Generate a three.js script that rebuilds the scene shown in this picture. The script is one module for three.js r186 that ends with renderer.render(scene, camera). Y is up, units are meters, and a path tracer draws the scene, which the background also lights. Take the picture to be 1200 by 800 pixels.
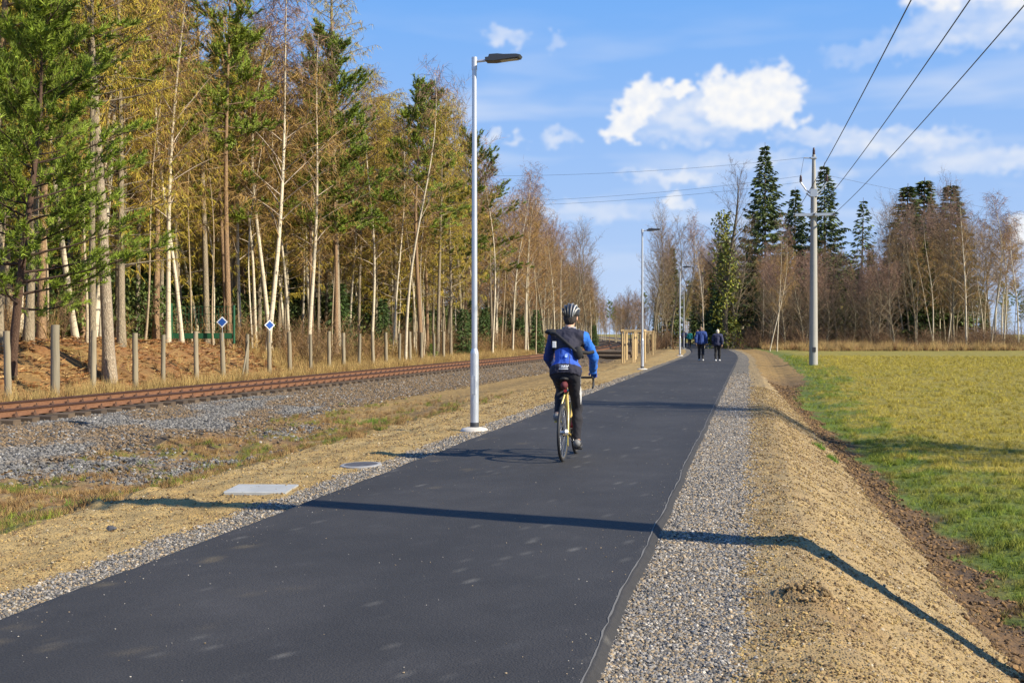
import * as THREE from 'three';
import { mergeGeometries } from 'three/addons/utils/BufferGeometryUtils.js';
import { createNoise2D, createNoise3D } from 'simplex-noise';

// ------------------------------------------------------------------ camera, sky, sun, exposure
// World: metres, y up. The cycle path runs along -z; l is metres to the left of the camera (-x), d is metres ahead (-z).
const scene = new THREE.Scene();
const camera = new THREE.PerspectiveCamera(30.84, 1024 / 682, 0.1, 3000);
const YAW = 10.9 * Math.PI / 180;
camera.position.set(0, 1.52, 0);
camera.lookAt(-Math.sin(YAW) * 100, 1.52 - 0.74, -Math.cos(YAW) * 100);
const renderer = new THREE.WebGLRenderer();
renderer.toneMapping = THREE.LinearToneMapping;
renderer.toneMappingExposure = 1.68;
renderer.shadowMap.enabled = true;

const SUN_DIR = new THREE.Vector3(0.803, 0.559, 0.206).normalize();
const sun = new THREE.DirectionalLight(new THREE.Color(1.0, 0.9, 0.72), 5);
sun.position.copy(SUN_DIR).multiplyScalar(120).add(new THREE.Vector3(0, 0, -40));
sun.target.position.set(0, 0, -40);
sun.castShadow = true;
sun.shadow.mapSize.set(4096, 4096);
Object.assign(sun.shadow.camera, { left: -90, right: 90, top: 90, bottom: -90, near: 1, far: 300 });
sun.shadow.radius = 1.2;
scene.add(sun, sun.target);

// ------------------------------------------------------------------ random numbers and noise
function rng(seed) {
  let s = seed | 0;
  return () => { s = (s + 0x6d2b79f5) | 0; let t = Math.imul(s ^ (s >>> 15), 1 | s); t = (t + Math.imul(t ^ (t >>> 7), 61 | t)) ^ t; return ((t ^ (t >>> 14)) >>> 0) / 4294967296; };
}
const n2 = createNoise2D(rng(11)), n3 = createNoise3D(rng(12));
const fbm2 = (x, y, o = 4) => { let s = 0, a = 0.5; for (let i = 0; i < o; i++) { s += a * n2(x, y); x = x * 2.03 + 17.1; y = y * 2.03 - 9.7; a *= 0.5; } return s; };
const clamp = THREE.MathUtils.clamp, lerp = THREE.MathUtils.lerp, sstep = THREE.MathUtils.smoothstep;
const R = Math.PI / 180;
const C = (r, g, b) => new THREE.Color().setRGB(r, g, b);

// ------------------------------------------------------------------ the sky: clear blue, paler towards the horizon, fair-weather cumulus
{
  const W = 4096, H = 2048, data = new Float32Array(W * H * 4);
  const heading = Math.atan2(-Math.cos(YAW), -Math.sin(YAW));
  const low = [0.56, 0.70, 0.93], mid = [0.17, 0.43, 0.93], high = [0.06, 0.22, 0.68];
  // cumulus heads: azimuth from the heading (degrees, right positive), elevation, half width, half height, kind
  const heads = [
    [10.9, 10.4, 2.7, 1.55, 1], [11.9, 10.9, 1.3, 1.35, 1], [9.7, 10.8, 1.3, 1.2, 1], [12.4, 10.1, 1.1, 1.0, 1], [6.1, 10.7, 1.2, 0.95, 1], [7.5, 11.0, .8, .5, .9], [5.5, 9.9, 1.0, .85, .95], [5.1, 9.2, 1.0, .6, .85], [8.3, 9.4, 3.8, 1.1, .42], [7.6, 10.2, 1.6, .9, .4],
    [20.0, 15.0, 3.4, 1.3, .8], [23.5, 15.2, 3.4, 1.9, 1], [21.5, 13.3, 4.8, 1.5, .42], [18.4, 12.6, 2.6, .8, .25],
    [-0.2, 13.4, 1.3, .5, .45], [2.0, 13.2, .6, .45, .25], [-.9, 8.9, .5, .5, .5], [.25, 8.8, .5, .45, .45], [2.2, 8.9, 1.1, .55, .45],
    [7.7, 7.0, 1.6, .45, .5], [7.6, 6.0, 1.0, .35, .65], [6.0, 7.3, 1.4, .4, .3], [17.5, 8.3, 4.0, .75, .5], [14, 8.8, 2.6, .5, .4], [21, 7.4, 4.0, .7, .35], [22.9, 4.3, 1.2, .9, .85], [13.8, 6.8, 2.0, .6, .35], [16, 12.2, 2.5, .6, .2],
    [3, 5.5, 3.5, .5, .25], [11, 7.9, 3.0, .5, .28],
  ];
  // the same kind of clouds all round, beyond the frame
  const r = rng(77);
  for (let i = 0; i < 90; i++) {
    const az = 32 + r() * 296, el = 4 + 22 * r() * r(), w = 2 + 3.2 * r(), k = 0.3 + 0.65 * r();
    heads.push([az > 180 ? az - 360 : az, el, w, w * (0.25 + 0.25 * r()), k]);
    if (r() < 0.6) heads.push([(az > 180 ? az - 360 : az) + w * 0.6, el + 0.2, w * 0.6, w * 0.35, k]);
  }
  for (let row = 0; row < H; row++) {
    const el = ((row + 0.5) / H - 0.5) * 180;
    const near = heads.filter((h) => Math.abs(el - h[1]) < h[3] * 2.2);
    const e = Math.max(el, 0), a = Math.pow(clamp(e / 16, 0, 1), 0.8), b = sstep(e, 12, 60);
    const base = [0, 1, 2].map((c) => lerp(lerp(low[c], mid[c], a), high[c], b));
    for (let col = 0; col < W; col++) {
      const phi = ((col + 0.5) / W - 0.5) * 2 * Math.PI;
      let az = (phi - heading) / R; az = ((az + 540) % 360) - 180;
      let out = base;
      if (el > 0 && el < 40) {
        // cloud cover: dense heads (strength 0.75 and up) are opaque, the others a thin milky veil
        let dense = 0, thin = 0;
        const veil = clamp(fbm2(az * 0.06 + 3, el * 0.35 + 8, 4) * 1.1 + 0.05, 0, 1) * 0.6 * sstep(el, 1, 5) * (1 - sstep(el, 9, 16));
        if (near.length) {
          const wx = fbm2(az * 0.8, el * 1.0, 4) * 0.7, wy = fbm2(az * 0.8 + 40, el * 1.0 + 7, 4) * 0.55, soft = fbm2(az * 0.5 + 20, el * 1.1, 4);
          for (const h of near) {
            let da = az - h[0]; if (Math.abs(da) > 180) da -= 360 * Math.sign(da);
            if (Math.abs(da) > h[2] * 2.2) continue;
            const y = (el + wy - h[1]) / h[3], x = (da + wx) / h[2], q = 1 - x * x - y * y;
            if (q <= 0) continue;
            if (h[4] >= 0.75) dense = Math.max(dense, sstep(q, -0.05, 0.62) * (0.8 + 0.2 * h[4])); else thin = 1 - (1 - thin) * (1 - clamp(h[4] * 1.25 * sstep(q, 0, 0.9) * (1 + 0.7 * soft), 0, 1));
          }
        }
        const cover = 1 - (1 - dense * clamp(0.86 + 0.3 * fbm2(az * 1.1 + 4, el * 1.3, 4), 0, 1)) * (1 - thin * 0.75) * (1 - veil * 0.75);
        if (cover > 0) out = [0, 1, 2].map((c) => lerp(base[c], [1.0, 0.985, 0.96][c], cover));
      }
      const o = (row * W + col) * 4;
      data[o] = out[0] * 0.595; data[o + 1] = out[1] * 0.595; data[o + 2] = out[2] * 0.595; data[o + 3] = 1;
    }
  }
  const t = new THREE.DataTexture(data, W, H, THREE.RGBAFormat, THREE.FloatType);
  t.mapping = THREE.EquirectangularReflectionMapping; t.magFilter = THREE.LinearFilter; t.needsUpdate = true;
  scene.background = t; scene.environment = t;
}

// ------------------------------------------------------------------ object helpers
const taken = new Map();
function numbered(name) { const k = taken.get(name) ?? 0; taken.set(name, k + 1); return k ? `${name}_${String(k).padStart(3, '0')}` : name; }
function shadows(o) { o.traverse((c) => { if (c.isMesh) { c.castShadow = true; c.receiveShadow = true; } }); return o; }
function tag(o, label, category, group, kind) {
  o.userData = { ...o.userData }; if (label) o.userData.label = label; if (category) o.userData.category = category;
  if (group) o.userData.group = group; if (kind) o.userData.kind = kind;
  return o;
}
function part(name, geo, mat, parent) { const m = new THREE.Mesh(geo, mat); m.name = name; m.castShadow = m.receiveShadow = true; parent.add(m); return m; }
function single(name, geo, mat, label, category, group, kind) { const m = new THREE.Mesh(geo, mat); m.name = numbered(name); m.castShadow = m.receiveShadow = true; scene.add(m); return tag(m, label, category, group, kind); }
function group(name, label, category, grp, kind) { const g = new THREE.Group(); g.name = numbered(name); scene.add(g); return tag(g, label, category, grp, kind); }
function copyOf(root, label, grp) { const c = root.clone(); c.name = numbered(root.name.replace(/_\d{3}$/, '')); c.userData = { ...root.userData }; if (label) c.userData.label = label; if (grp) c.userData.group = grp; scene.add(c); return c; }
function structure(name, geo, mat, label) { return single(name, geo, mat, label, undefined, undefined, 'structure'); }
const at = (l, d, y = 0) => new THREE.Vector3(-l, y, -d);

// geometry collector
class Buf {
  constructor() { this.p = []; this.n = []; this.c = []; this.u = []; this.i = []; }
  v(x, y, z, nx, ny, nz, c, u = 0, w = 0) { this.p.push(x, y, z); this.n.push(nx, ny, nz); this.c.push(c[0], c[1], c[2]); this.u.push(u, w); return this.p.length / 3 - 1; }
  tube(pts, rad, sides, c = [1, 1, 1], cap = false, vScale = 0.5) {
    const N = pts.length; let len = 0; let ref = new THREE.Vector3(0.31, 0.2, 0.93).normalize();
    const t = new THREE.Vector3(), a = new THREE.Vector3(), b = new THREE.Vector3(); const start = this.p.length / 3;
    for (let k = 0; k < N; k++) {
      t.copy(pts[Math.min(k + 1, N - 1)]).sub(pts[Math.max(k - 1, 0)]).normalize();
      if (Math.abs(t.dot(ref)) > 0.95) ref.set(0.9, 0.1, -0.4).normalize();
      a.copy(ref).addScaledVector(t, -ref.dot(t)).normalize(); b.crossVectors(t, a); ref.copy(a);
      if (k) len += pts[k].distanceTo(pts[k - 1]);
      for (let s = 0; s <= sides; s++) {
        const th = (s / sides) * Math.PI * 2, cx = Math.cos(th), sx = Math.sin(th), nx = a.x * cx + b.x * sx, ny = a.y * cx + b.y * sx, nz = a.z * cx + b.z * sx, r = rad[k];
        this.v(pts[k].x + nx * r, pts[k].y + ny * r, pts[k].z + nz * r, nx, ny, nz, c, s / sides, len * vScale);
      }
    }
    const st = sides + 1;
    for (let k = 0; k < N - 1; k++) for (let s = 0; s < sides; s++) { const q = start + k * st + s; this.i.push(q, q + 1, q + st, q + 1, q + st + 1, q + st); }
    if (cap) for (const k of [0, N - 1]) {
      t.copy(pts[k]).sub(pts[k ? N - 2 : 1]).normalize();
      const c0 = this.v(pts[k].x, pts[k].y, pts[k].z, t.x, t.y, t.z, c, 0.5, 0.5), ring = [];
      for (let s = 0; s < sides; s++) { const q = (start + k * st + s) * 3; ring.push(this.v(this.p[q], this.p[q + 1], this.p[q + 2], t.x, t.y, t.z, c, 0.5, 0.5)); }
      for (let s = 0; s < sides; s++) this.i.push(c0, ring[s], ring[(s + 1) % sides]);
    }
    return this;
  }
  blade(p, d, len, w, c, rnd, droop = 0) {   // a thin tapering twig, needle or leaf
    let ax = rnd() - 0.5, ay = rnd() - 0.5, az = rnd() - 0.5;
    let px = d.y * az - d.z * ay, py = d.z * ax - d.x * az, pz = d.x * ay - d.y * ax; const pl = Math.hypot(px, py, pz) || 1; px /= pl; py /= pl; pz /= pl;
    const nx = py * d.z - pz * d.y, ny = pz * d.x - px * d.z, nz = px * d.y - py * d.x, h = w / 2;
    const a = this.v(p.x - px * h, p.y - py * h, p.z - pz * h, nx, ny, nz, c), b = this.v(p.x + px * h, p.y + py * h, p.z + pz * h, nx, ny, nz, c), e = this.v(p.x + d.x * len, p.y + d.y * len - droop, p.z + d.z * len, nx, ny, nz, c);
    this.i.push(a, b, e); return this;
  }
  leaf(p, d, len, w, c, rnd) {   // a lozenge
    let ax = rnd() - 0.5, ay = rnd() - 0.5, az = rnd() - 0.5;
    let px = d.y * az - d.z * ay, py = d.z * ax - d.x * az, pz = d.x * ay - d.y * ax; const pl = Math.hypot(px, py, pz) || 1; px /= pl; py /= pl; pz /= pl;
    const nx = py * d.z - pz * d.y, ny = pz * d.x - px * d.z, nz = px * d.y - py * d.x, h = w / 2, m = len * 0.45;
    const a = this.v(p.x, p.y, p.z, nx, ny, nz, c), b = this.v(p.x + d.x * m + px * h, p.y + d.y * m + py * h, p.z + d.z * m + pz * h, nx, ny, nz, c), e = this.v(p.x + d.x * len, p.y + d.y * len, p.z + d.z * len, nx, ny, nz, c), f = this.v(p.x + d.x * m - px * h, p.y + d.y * m - py * h, p.z + d.z * m - pz * h, nx, ny, nz, c);
    this.i.push(a, b, e, a, e, f); return this;
  }
  geo() {
    const g = new THREE.BufferGeometry();
    g.setAttribute('position', new THREE.Float32BufferAttribute(this.p, 3)); g.setAttribute('normal', new THREE.Float32BufferAttribute(this.n, 3));
    g.setAttribute('color', new THREE.Float32BufferAttribute(this.c, 3)); g.setAttribute('uv', new THREE.Float32BufferAttribute(this.u, 2));
    g.setIndex(this.i); return g;
  }
}
const V = (x, y, z) => new THREE.Vector3(x, y, z);
function tubeGeo(pts, r, sides = 8, cap = true) { return new Buf().tube(pts, Array.isArray(r) ? r : pts.map(() => r), sides, [1, 1, 1], cap).geo(); }
function boxGeo(w, h, d, x = 0, y = 0, z = 0, bev = 0.006) {   // a box with chamfered edges
  const b = Math.min(bev, w * 0.3, h * 0.3, d * 0.3), s = new THREE.Shape(), hw = w / 2 - b, hh = h / 2 - b;
  s.moveTo(-hw, -hh); s.lineTo(hw, -hh); s.lineTo(hw, hh); s.lineTo(-hw, hh); s.closePath();
  const g = new THREE.ExtrudeGeometry(s, { depth: d - 2 * b, bevelEnabled: true, bevelThickness: b, bevelSize: b, bevelSegments: 1, steps: 1 });
  g.translate(x, y, z - d / 2 + b); return g;
}
function clean(g) { const o = g.index ? g.toNonIndexed() : g; for (const k of Object.keys(o.attributes)) if (!['position', 'normal', 'uv'].includes(k)) o.deleteAttribute(k); return o; }
const merge = (list) => mergeGeometries(list.map(clean));

// ------------------------------------------------------------------ textures: grain only, in metres
function hash(x, y, s) { let h = Math.imul(x, 374761393) ^ Math.imul(y, 668265263) ^ Math.imul(s, 2147483647); h = Math.imul(h ^ (h >>> 13), 1274126177); return ((h ^ (h >>> 16)) >>> 0) / 4294967296; }
function pn(x, y, per, s) { const ix = Math.floor(x), iy = Math.floor(y), fx = x - ix, fy = y - iy, u = fx * fx * (3 - 2 * fx), v = fy * fy * (3 - 2 * fy), m = (k) => ((k % per) + per) % per; return lerp(lerp(hash(m(ix), m(iy), s), hash(m(ix + 1), m(iy), s), u), lerp(hash(m(ix), m(iy + 1), s), hash(m(ix + 1), m(iy + 1), s), u), v); }
function pfbm(u, v, f0, oct, s, gain = 0.5) { let t = 0, a = 1, w = 0; for (let i = 0, f = f0; i < oct; i++, f *= 2, a *= gain) { t += a * pn(u * f, v * f, f, s + i); w += a; } return t / w; }
function cells(u, v, f, s) { const x = u * f, y = v * f, ix = Math.floor(x), iy = Math.floor(y); let d1 = 9, d2 = 9, id = 0; for (let j = -1; j <= 1; j++) for (let i = -1; i <= 1; i++) { const cx = ((ix + i) % f + f) % f, cy = ((iy + j) % f + f) % f, px = ix + i + hash(cx, cy, s), py = iy + j + hash(cx, cy, s + 1), q = Math.hypot(px - x, py - y); if (q < d1) { d2 = d1; d1 = q; id = hash(cx, cy, s + 2); } else if (q < d2) d2 = q; } return [d1, d2, id]; }
function tex(size, srgb, fn) {
  const d = new Uint8Array(size * size * 4);
  for (let y = 0; y < size; y++) for (let x = 0; x < size; x++) { const c = fn((x + 0.5) / size, (y + 0.5) / size), o = (y * size + x) * 4; for (let k = 0; k < 3; k++) d[o + k] = clamp(Array.isArray(c) ? c[k] : c, 0, 1) * 255; d[o + 3] = 255; }
  const t = new THREE.DataTexture(d, size, size); t.wrapS = t.wrapT = THREE.RepeatWrapping; t.magFilter = THREE.LinearFilter; t.generateMipmaps = true; t.minFilter = THREE.LinearMipmapLinearFilter;
  if (srgb) t.colorSpace = THREE.SRGBColorSpace; t.needsUpdate = true; return t;
}
function rep(t, x, y) { const c = t.clone(); c.repeat.set(x, y); c.needsUpdate = true; return c; }
// colour maps hold linear factors near 0.8, so vertex colours carry the base colour
const T = {};
T.sand = tex(512, false, (u, v) => { const a = pfbm(u, v, 8, 6, 3, 0.62), [d1, , id] = cells(u, v, 90, 5), st = d1 < 0.36 && id > 0.62 ? (id > 0.84 ? 1.22 : 0.62) : 1, g = (0.5 + 0.55 * a) * st; return [g, g * (0.97 + 0.05 * id), g * (0.92 + 0.12 * id)]; });
T.sandBump = tex(512, false, (u, v) => { const a = pfbm(u, v, 8, 7, 3, 0.66), [d1, , id] = cells(u, v, 90, 5); return 0.25 + 0.5 * a + (d1 < 0.4 && id > 0.55 ? 0.35 * (0.4 - d1) / 0.4 : 0); });
T.gravel = tex(512, false, (u, v) => { const [d1, d2, id] = cells(u, v, 48, 8), e = clamp((d2 - d1) * 4, 0, 1), a = pfbm(u, v, 64, 3, 12), g = (0.45 + 0.6 * id) * (0.62 + 0.38 * e) * (0.8 + 0.3 * a); return [g, g * (0.93 + 0.1 * id), g * (0.86 + 0.18 * hash(Math.round(id * 9999), 3, 4))]; });
T.gravelBump = tex(512, false, (u, v) => { const [d1, d2, id] = cells(u, v, 48, 8); return clamp((d2 - d1) * 1.4, 0, 0.6) + 0.3 * id + 0.1 * pfbm(u, v, 64, 3, 2); });
T.asphalt = tex(1024, false, (u, v) => { const a = pfbm(u, v, 4, 5, 21, 0.6), b = pfbm(u, v, 180, 2, 25), [d1, , id] = cells(u, v, 120, 27), fl = d1 < 0.3 && id > 0.86 ? 1.15 + 4 * (id - 0.86) : 1, g = (0.4 + 0.4 * a + 0.42 * (b - 0.2)) * fl; return [g, g, g]; });
T.asphaltBump = tex(1024, false, (u, v) => 0.75 * pn(u * 200, v * 200, 200, 28) + 0.25 * pfbm(u, v, 16, 3, 5));
T.earth = tex(512, false, (u, v) => { const a = pfbm(u, v, 6, 7, 33, 0.68), b = pfbm(u, v, 40, 4, 36, 0.6), g = 0.3 + 0.55 * a + 0.35 * (b - 0.5); return [g, g * (0.9 + 0.15 * b), g * (0.8 + 0.25 * b)]; });
T.earthBump = tex(512, false, (u, v) => pfbm(u, v, 6, 7, 33, 0.7));
T.turf = tex(512, false, (u, v) => { const a = pfbm(u, v, 10, 6, 43, 0.65), b = pfbm(u, v * 0.999, 120, 3, 47, 0.6), g = 0.35 + 0.5 * a + 0.4 * (b - 0.5); return [g * (0.85 + 0.3 * b), g, g * (0.7 + 0.4 * b)]; });
T.birch = tex(512, false, (u, v) => {   // pale bark with dark lenticels and scars
  const vv = v + 0.02 * (pfbm(u, v, 5, 3, 52) - 0.5), row = Math.floor(vv * 46), q = hash(row, 7, 1), u0 = hash(row, 3, 2), w = 0.08 + 0.3 * hash(row, 9, 3); let du = Math.abs(((u - u0 + 1.5) % 1) - 0.5); const inRow = Math.abs(vv * 46 - row - 0.5) < 0.13 + 0.2 * hash(row, 4, 4);
  let g = 0.78 + 0.25 * pfbm(u, v, 8, 4, 51); let dark = q > 0.5 && inRow && du < w * 0.7 ? 0.7 : 0; const scar = sstep(pfbm(u, v, 6, 5, 57, 0.6), 0.66, 0.72); dark = Math.max(dark * 0.85, scar); g *= 1 - 0.82 * dark; return [g, g * (0.97 - 0.03 * dark), g * (0.9 - 0.06 * dark)]; });
T.bark = tex(512, false, (u, v) => { const [d1, d2, id] = cells(u + 0.03 * pfbm(u, v, 8, 3, 61), v + 0.06 * pfbm(u, v, 6, 3, 63), 14, 64), e = clamp((d2 - d1) * 3, 0, 1), g = 0.36 + 0.34 * e * (0.6 + 0.6 * id) + 0.5 * (pfbm(u, v, 20, 5, 66, 0.6) - 0.3); return [g, g * (0.94 + 0.06 * id), g * (0.88 + 0.1 * id)]; });
T.wood = tex(512, false, (u, v) => { const a = pfbm(u, v * 0.12, 48, 3, 71), b = pfbm(u, v, 6, 4, 74), g = 0.55 + 0.35 * a + 0.25 * b; return [g, g * 0.98, g * 0.94]; });
T.concrete = tex(512, false, (u, v) => { const a = pfbm(u, v, 6, 6, 81, 0.6), [d1, , id] = cells(u, v, 60, 84), g = (0.66 + 0.34 * a) * (d1 < 0.2 && id > 0.8 ? 0.72 : 1); return [g, g, g * 0.98]; });
T.zinc = tex(512, false, (u, v) => { const [, , id] = cells(u, v, 22, 91), g = 0.78 + 0.16 * id + 0.1 * pfbm(u, v, 8, 4, 94); return [g, g, g]; });
T.rust = tex(512, false, (u, v) => { const a = pfbm(u, v, 10, 6, 101, 0.65), g = 0.5 + 0.7 * a; return [g, g * (0.8 + 0.25 * a), g * (0.7 + 0.3 * a)]; });
const mat = (o) => new THREE.MeshStandardMaterial({ roughness: 0.9, metalness: 0, ...o });
// ------------------------------------------------------------------ the lie of the land
const bend = (d) => { const q = clamp(d - 70, 0, 110); return 0.00075 * q * q + (d > 180 ? (d - 180) * 0.165 : 0); };
const trackShift = (d) => -0.028 * (clamp(d, -10, 75) - 21) - 0.4 * Math.min(bend(d), 6);
const bankTop = (d) => lerp(1.25, 0.2, sstep(d, 38, 62)) * lerp(1, 0.6, sstep(d, 80, 140));
function pw(tab, x) { if (x <= tab[0][0]) return tab[0][1]; for (let k = 1; k < tab.length; k++) if (x <= tab[k][0]) { const [a, b] = tab[k - 1], [c, e] = tab[k]; return lerp(b, e, (x - a) / (c - a)); } return tab[tab.length - 1][1]; }
const DROP = [[-40, 1.0], [5, 0.98], [13, 0.92], [25, 0.68], [35, 0.4], [46, 0.12], [56, 0.03], [300, 0]];
const drop = (d) => pw(DROP, d);
const toe = (d) => -0.45 - drop(d) / 0.62;               // foot of the right-hand bank, in l
const sandEdgeL = (d) => 6.05 + 0.25 * n2(d * 0.35, 4) + 0.1 * n2(d * 1.7, 9);
const ditchW = (d) => 1 - sstep(d, 22, 33);
const toeL = (d) => 10.55 + trackShift(d) - 0.1;
function rawHeight(l, d) {   // l measured from the bent centre line
  const t = trackShift(d), w = ditchW(d), B = bankTop(d), dr = drop(d), tr = toe(d);
  if (l > 2) return pw([[3.9, -0.055], [4.4, -0.06], [6.0, -0.1], [7.3, lerp(-0.16, -0.5, w)], [8.4 + t * 0.4, lerp(-0.24, -0.64, w)], [10.3 + t, lerp(-0.36, -0.5, w)], [11.3 + t, -0.38], [12.7 + t, -0.21], [16.5 + t, -0.21], [17.3 + t, -0.22], [18.4 + t, -0.1], [21.4 + t, B], [40, B + 0.3], [90, B + 1], [320, B + 4]], l);
  return pw([[-320, -dr * 0.6], [-60, -dr], [tr - 1.1, -dr + 0.03], [tr - 0.55, -dr - 0.05], [tr, -dr], [-0.42, -0.03], [0.05, -0.055], [0.74, -0.055]], l);
}
function height(L, d) {
  const l = L - bend(d), on = l > 0.6 && l < 4.0;
  if (on) return -0.055;
  const s = 0.16; let h = (rawHeight(l - s, d) + 2 * rawHeight(l, d) + rawHeight(l + s, d)) / 4;
  const sand = l < 0.05 && l > toe(d) - 0.2 || l > 4.4 && l < 7;
  let k = 0.02;
  if (l > 6 && l < 10.6 + trackShift(d)) k = 0.09 * ditchW(d) + 0.03;
  if (l > 17.4) k = 0.16;
  if (l < toe(d)) k = 0.05;
  h += k * fbm2(L * 0.9, d * 0.9, 4);
  if (sand) h += 0.03 * fbm2(L * 3.2, d * 2.6, 5) * sstep(Math.abs(l - (l < 1 ? 0.05 : 4.4)), 0, 0.3);
  if (l < 0 && l > -2.4) { const q = Math.hypot((l + 0.33) / 0.22, (d - 7.45) / 0.16); if (q < 2.4) h += 0.075 * Math.exp(-q * q) * (1 + 0.8 * n2(L * 14, d * 14)); const q2 = Math.hypot((l + 0.05) / 0.5, (d - 7.1) / 0.5); h -= 0.02 * Math.exp(-q2 * q2); }
  return h;
}
const ground = (L, d) => height(L, d);
// sample lines ahead: close together near the camera
const DS = []; for (let d = -22; d < 900;) { DS.push(d); d += d < 3 ? 0.5 : 0.045 + 0.0085 * d; }
function strip(lA, lB, n, color, { y0 = 0, power = 1, dMin = -22, dMax = 900, h = height } = {}) {
  const ds = DS.filter((d) => d >= dMin && d <= dMax), p = [], u = [], c = [], idx = [];
  for (const d of ds) for (let k = 0; k <= n; k++) {
    const f = Math.pow(k / n, power), l = lerp(lA(d), lB(d), f), L = l + bend(d);
    p.push(-L, h(L, d) + y0, -d); u.push(L, d); const q = color(l, d, L); c.push(q[0], q[1], q[2]);
  }
  for (let j = 0; j < ds.length - 1; j++) for (let k = 0; k < n; k++) { const a = j * (n + 1) + k; idx.push(a, a + n + 1, a + 1, a + 1, a + n + 1, a + n + 2); }
  const g = new THREE.BufferGeometry();
  g.setAttribute('position', new THREE.Float32BufferAttribute(p, 3)); g.setAttribute('uv', new THREE.Float32BufferAttribute(u, 2)); g.setAttribute('color', new THREE.Float32BufferAttribute(c, 3));
  // l grows to the left: flip the winding so the faces look up
  for (let k = 0; k < idx.length; k += 3) { const t = idx[k + 1]; idx[k + 1] = idx[k + 2]; idx[k + 2] = t; }
  g.setIndex(idx); g.computeVertexNormals(); return g;
}
const mix3 = (a, b, f) => [lerp(a[0], b[0], f), lerp(a[1], b[1], f), lerp(a[2], b[2], f)];
const mul3 = (a, f) => [a[0] * f, a[1] * f, a[2] * f];
const COL = { sand: [0.50, 0.35, 0.135], sandDeep: [0.43, 0.27, 0.08], sandDark: [0.25, 0.16, 0.07], gravel: [0.34, 0.305, 0.25], soil: [0.13, 0.075, 0.03], green: [0.12, 0.185, 0.008], straw: [0.375, 0.305, 0.04], litter: [0.34, 0.15, 0.05], tan: [0.44, 0.29, 0.1], moss: [0.17, 0.18, 0.016], ballastGrey: [0.15, 0.142, 0.13], ballastBrown: [0.16, 0.11, 0.06] };
const surf = (map, bump, scale, bumpScale, o = {}) => mat({ vertexColors: true, map: rep(map, 1 / scale, 1 / scale), bumpMap: bump ? rep(bump, 1 / scale, 1 / scale) : null, bumpScale, roughness: 0.95, ...o });
const M = {
  sand: surf(T.sand, T.sandBump, 1.3, 0.05), gravel: surf(T.gravel, T.gravelBump, 1.1, 0.03), earth: surf(T.earth, T.earthBump, 2.3, 0.12), turf: surf(T.turf, T.earthBump, 2.7, 0.08),
  asphalt: surf(T.asphalt, T.asphaltBump, 1.4, 0.004, { roughness: 0.82 }),
};
const eR = (d) => 0.72 + 0.015 * n2(d * 0.4, 1) + 0.004 * n2(d * 2.3, 2) + 0.004 * n2(d * 9, 5), eL = (d) => 3.9 + 0.014 * n2(d * 0.8, 31) + 0.01 * n2(d * 3.7, 32);
const gR = (d) => 0.05 + 0.06 * n2(d * 1.1, 41) + 0.04 * n2(d * 5, 42), gL = (d) => 4.38 + 0.06 * n2(d * 1.1, 51) + 0.03 * n2(d * 5, 52);
const soilEdge = (d) => toe(d) + 0.2 + 0.12 * n2(d * 1.5, 61), grassEdge = (d) => Math.min(toe(d) - 0.1 * sstep(drop(d), 0.05, 0.4) - 0.22 * sstep(drop(d), 0.5, 0.9), -0.7 - 1.15 * sstep(d, 30, 46)) + 0.2 * n2(d * 0.8, 71) + 0.08 * n2(d * 4, 72);
function sandColor(l, d, L) {
  const a = fbm2(L * 0.8, d * 0.5, 4), b = fbm2(L * 4, d * 3, 3);
  let c = mix3(COL.sand, COL.sandDeep, clamp(0.35 + a * 0.9 + b * 0.3, 0, 1));
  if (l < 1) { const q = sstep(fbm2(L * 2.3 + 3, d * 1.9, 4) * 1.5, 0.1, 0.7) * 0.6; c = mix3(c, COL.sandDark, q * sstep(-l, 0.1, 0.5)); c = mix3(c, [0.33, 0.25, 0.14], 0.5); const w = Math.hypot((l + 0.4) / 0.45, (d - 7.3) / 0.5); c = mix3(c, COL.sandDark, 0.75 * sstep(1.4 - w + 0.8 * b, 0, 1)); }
  return c;
}
function fieldColor(l, d, L) {
  const a = fbm2(L * 0.13, d * 0.13, 4), b = fbm2(L * 0.9, d * 0.7, 4), e = grassEdge(d) - l;
  let dry = clamp(sstep(d + a * 8, 10, 23) + 0.3 * a, 0, 1) * sstep(e + b * 1.5, 0.3, 2.2);
  dry = lerp(dry, 0.85, sstep(d, 75, 110) * (0.5 + 0.5 * a));
  let c = mix3(COL.green, COL.straw, clamp(dry + 0.05 + 0.38 * b, 0, 1));
  c = mix3(c, [0.28, 0.2, 0.07], clamp(0.35 * fbm2(L * 0.5 + 9, d * 1.6, 3), 0, 0.4));
  return mix3(c, COL.soil, sstep(0.35 - e + 0.5 * b, 0, 0.5) * sstep(drop(d), 0.08, 0.4));
}
function ditchColor(l, d, L) {
  const a = fbm2(L * 0.7, d * 0.6, 4), b = fbm2(L * 3, d * 2.2, 3), w = ditchW(d + 4 * a), e = l - sandEdgeL(d);
  let c = mix3([0.28, 0.165, 0.07], COL.moss, sstep(a + 0.5 * b, 0.0, 0.45)); c = mix3(c, [0.42, 0.30, 0.13], sstep(b - a, 0.15, 0.5));
  const s = COL.sandDeep; c = mix3(mix3(s, COL.sand, 0.4), c, w * sstep(e + 0.4 * b, 0.0, 0.35)); return c;
}
function ballastColor(l, d, L) { const a = fbm2(L * 0.5, d * 0.16, 3); return mix3(COL.ballastBrown, COL.ballastGrey, sstep(1.5 * a + 0.35 - sstep(d, 27, 36) * 1.1, 0.1, 0.6)); }
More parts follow.
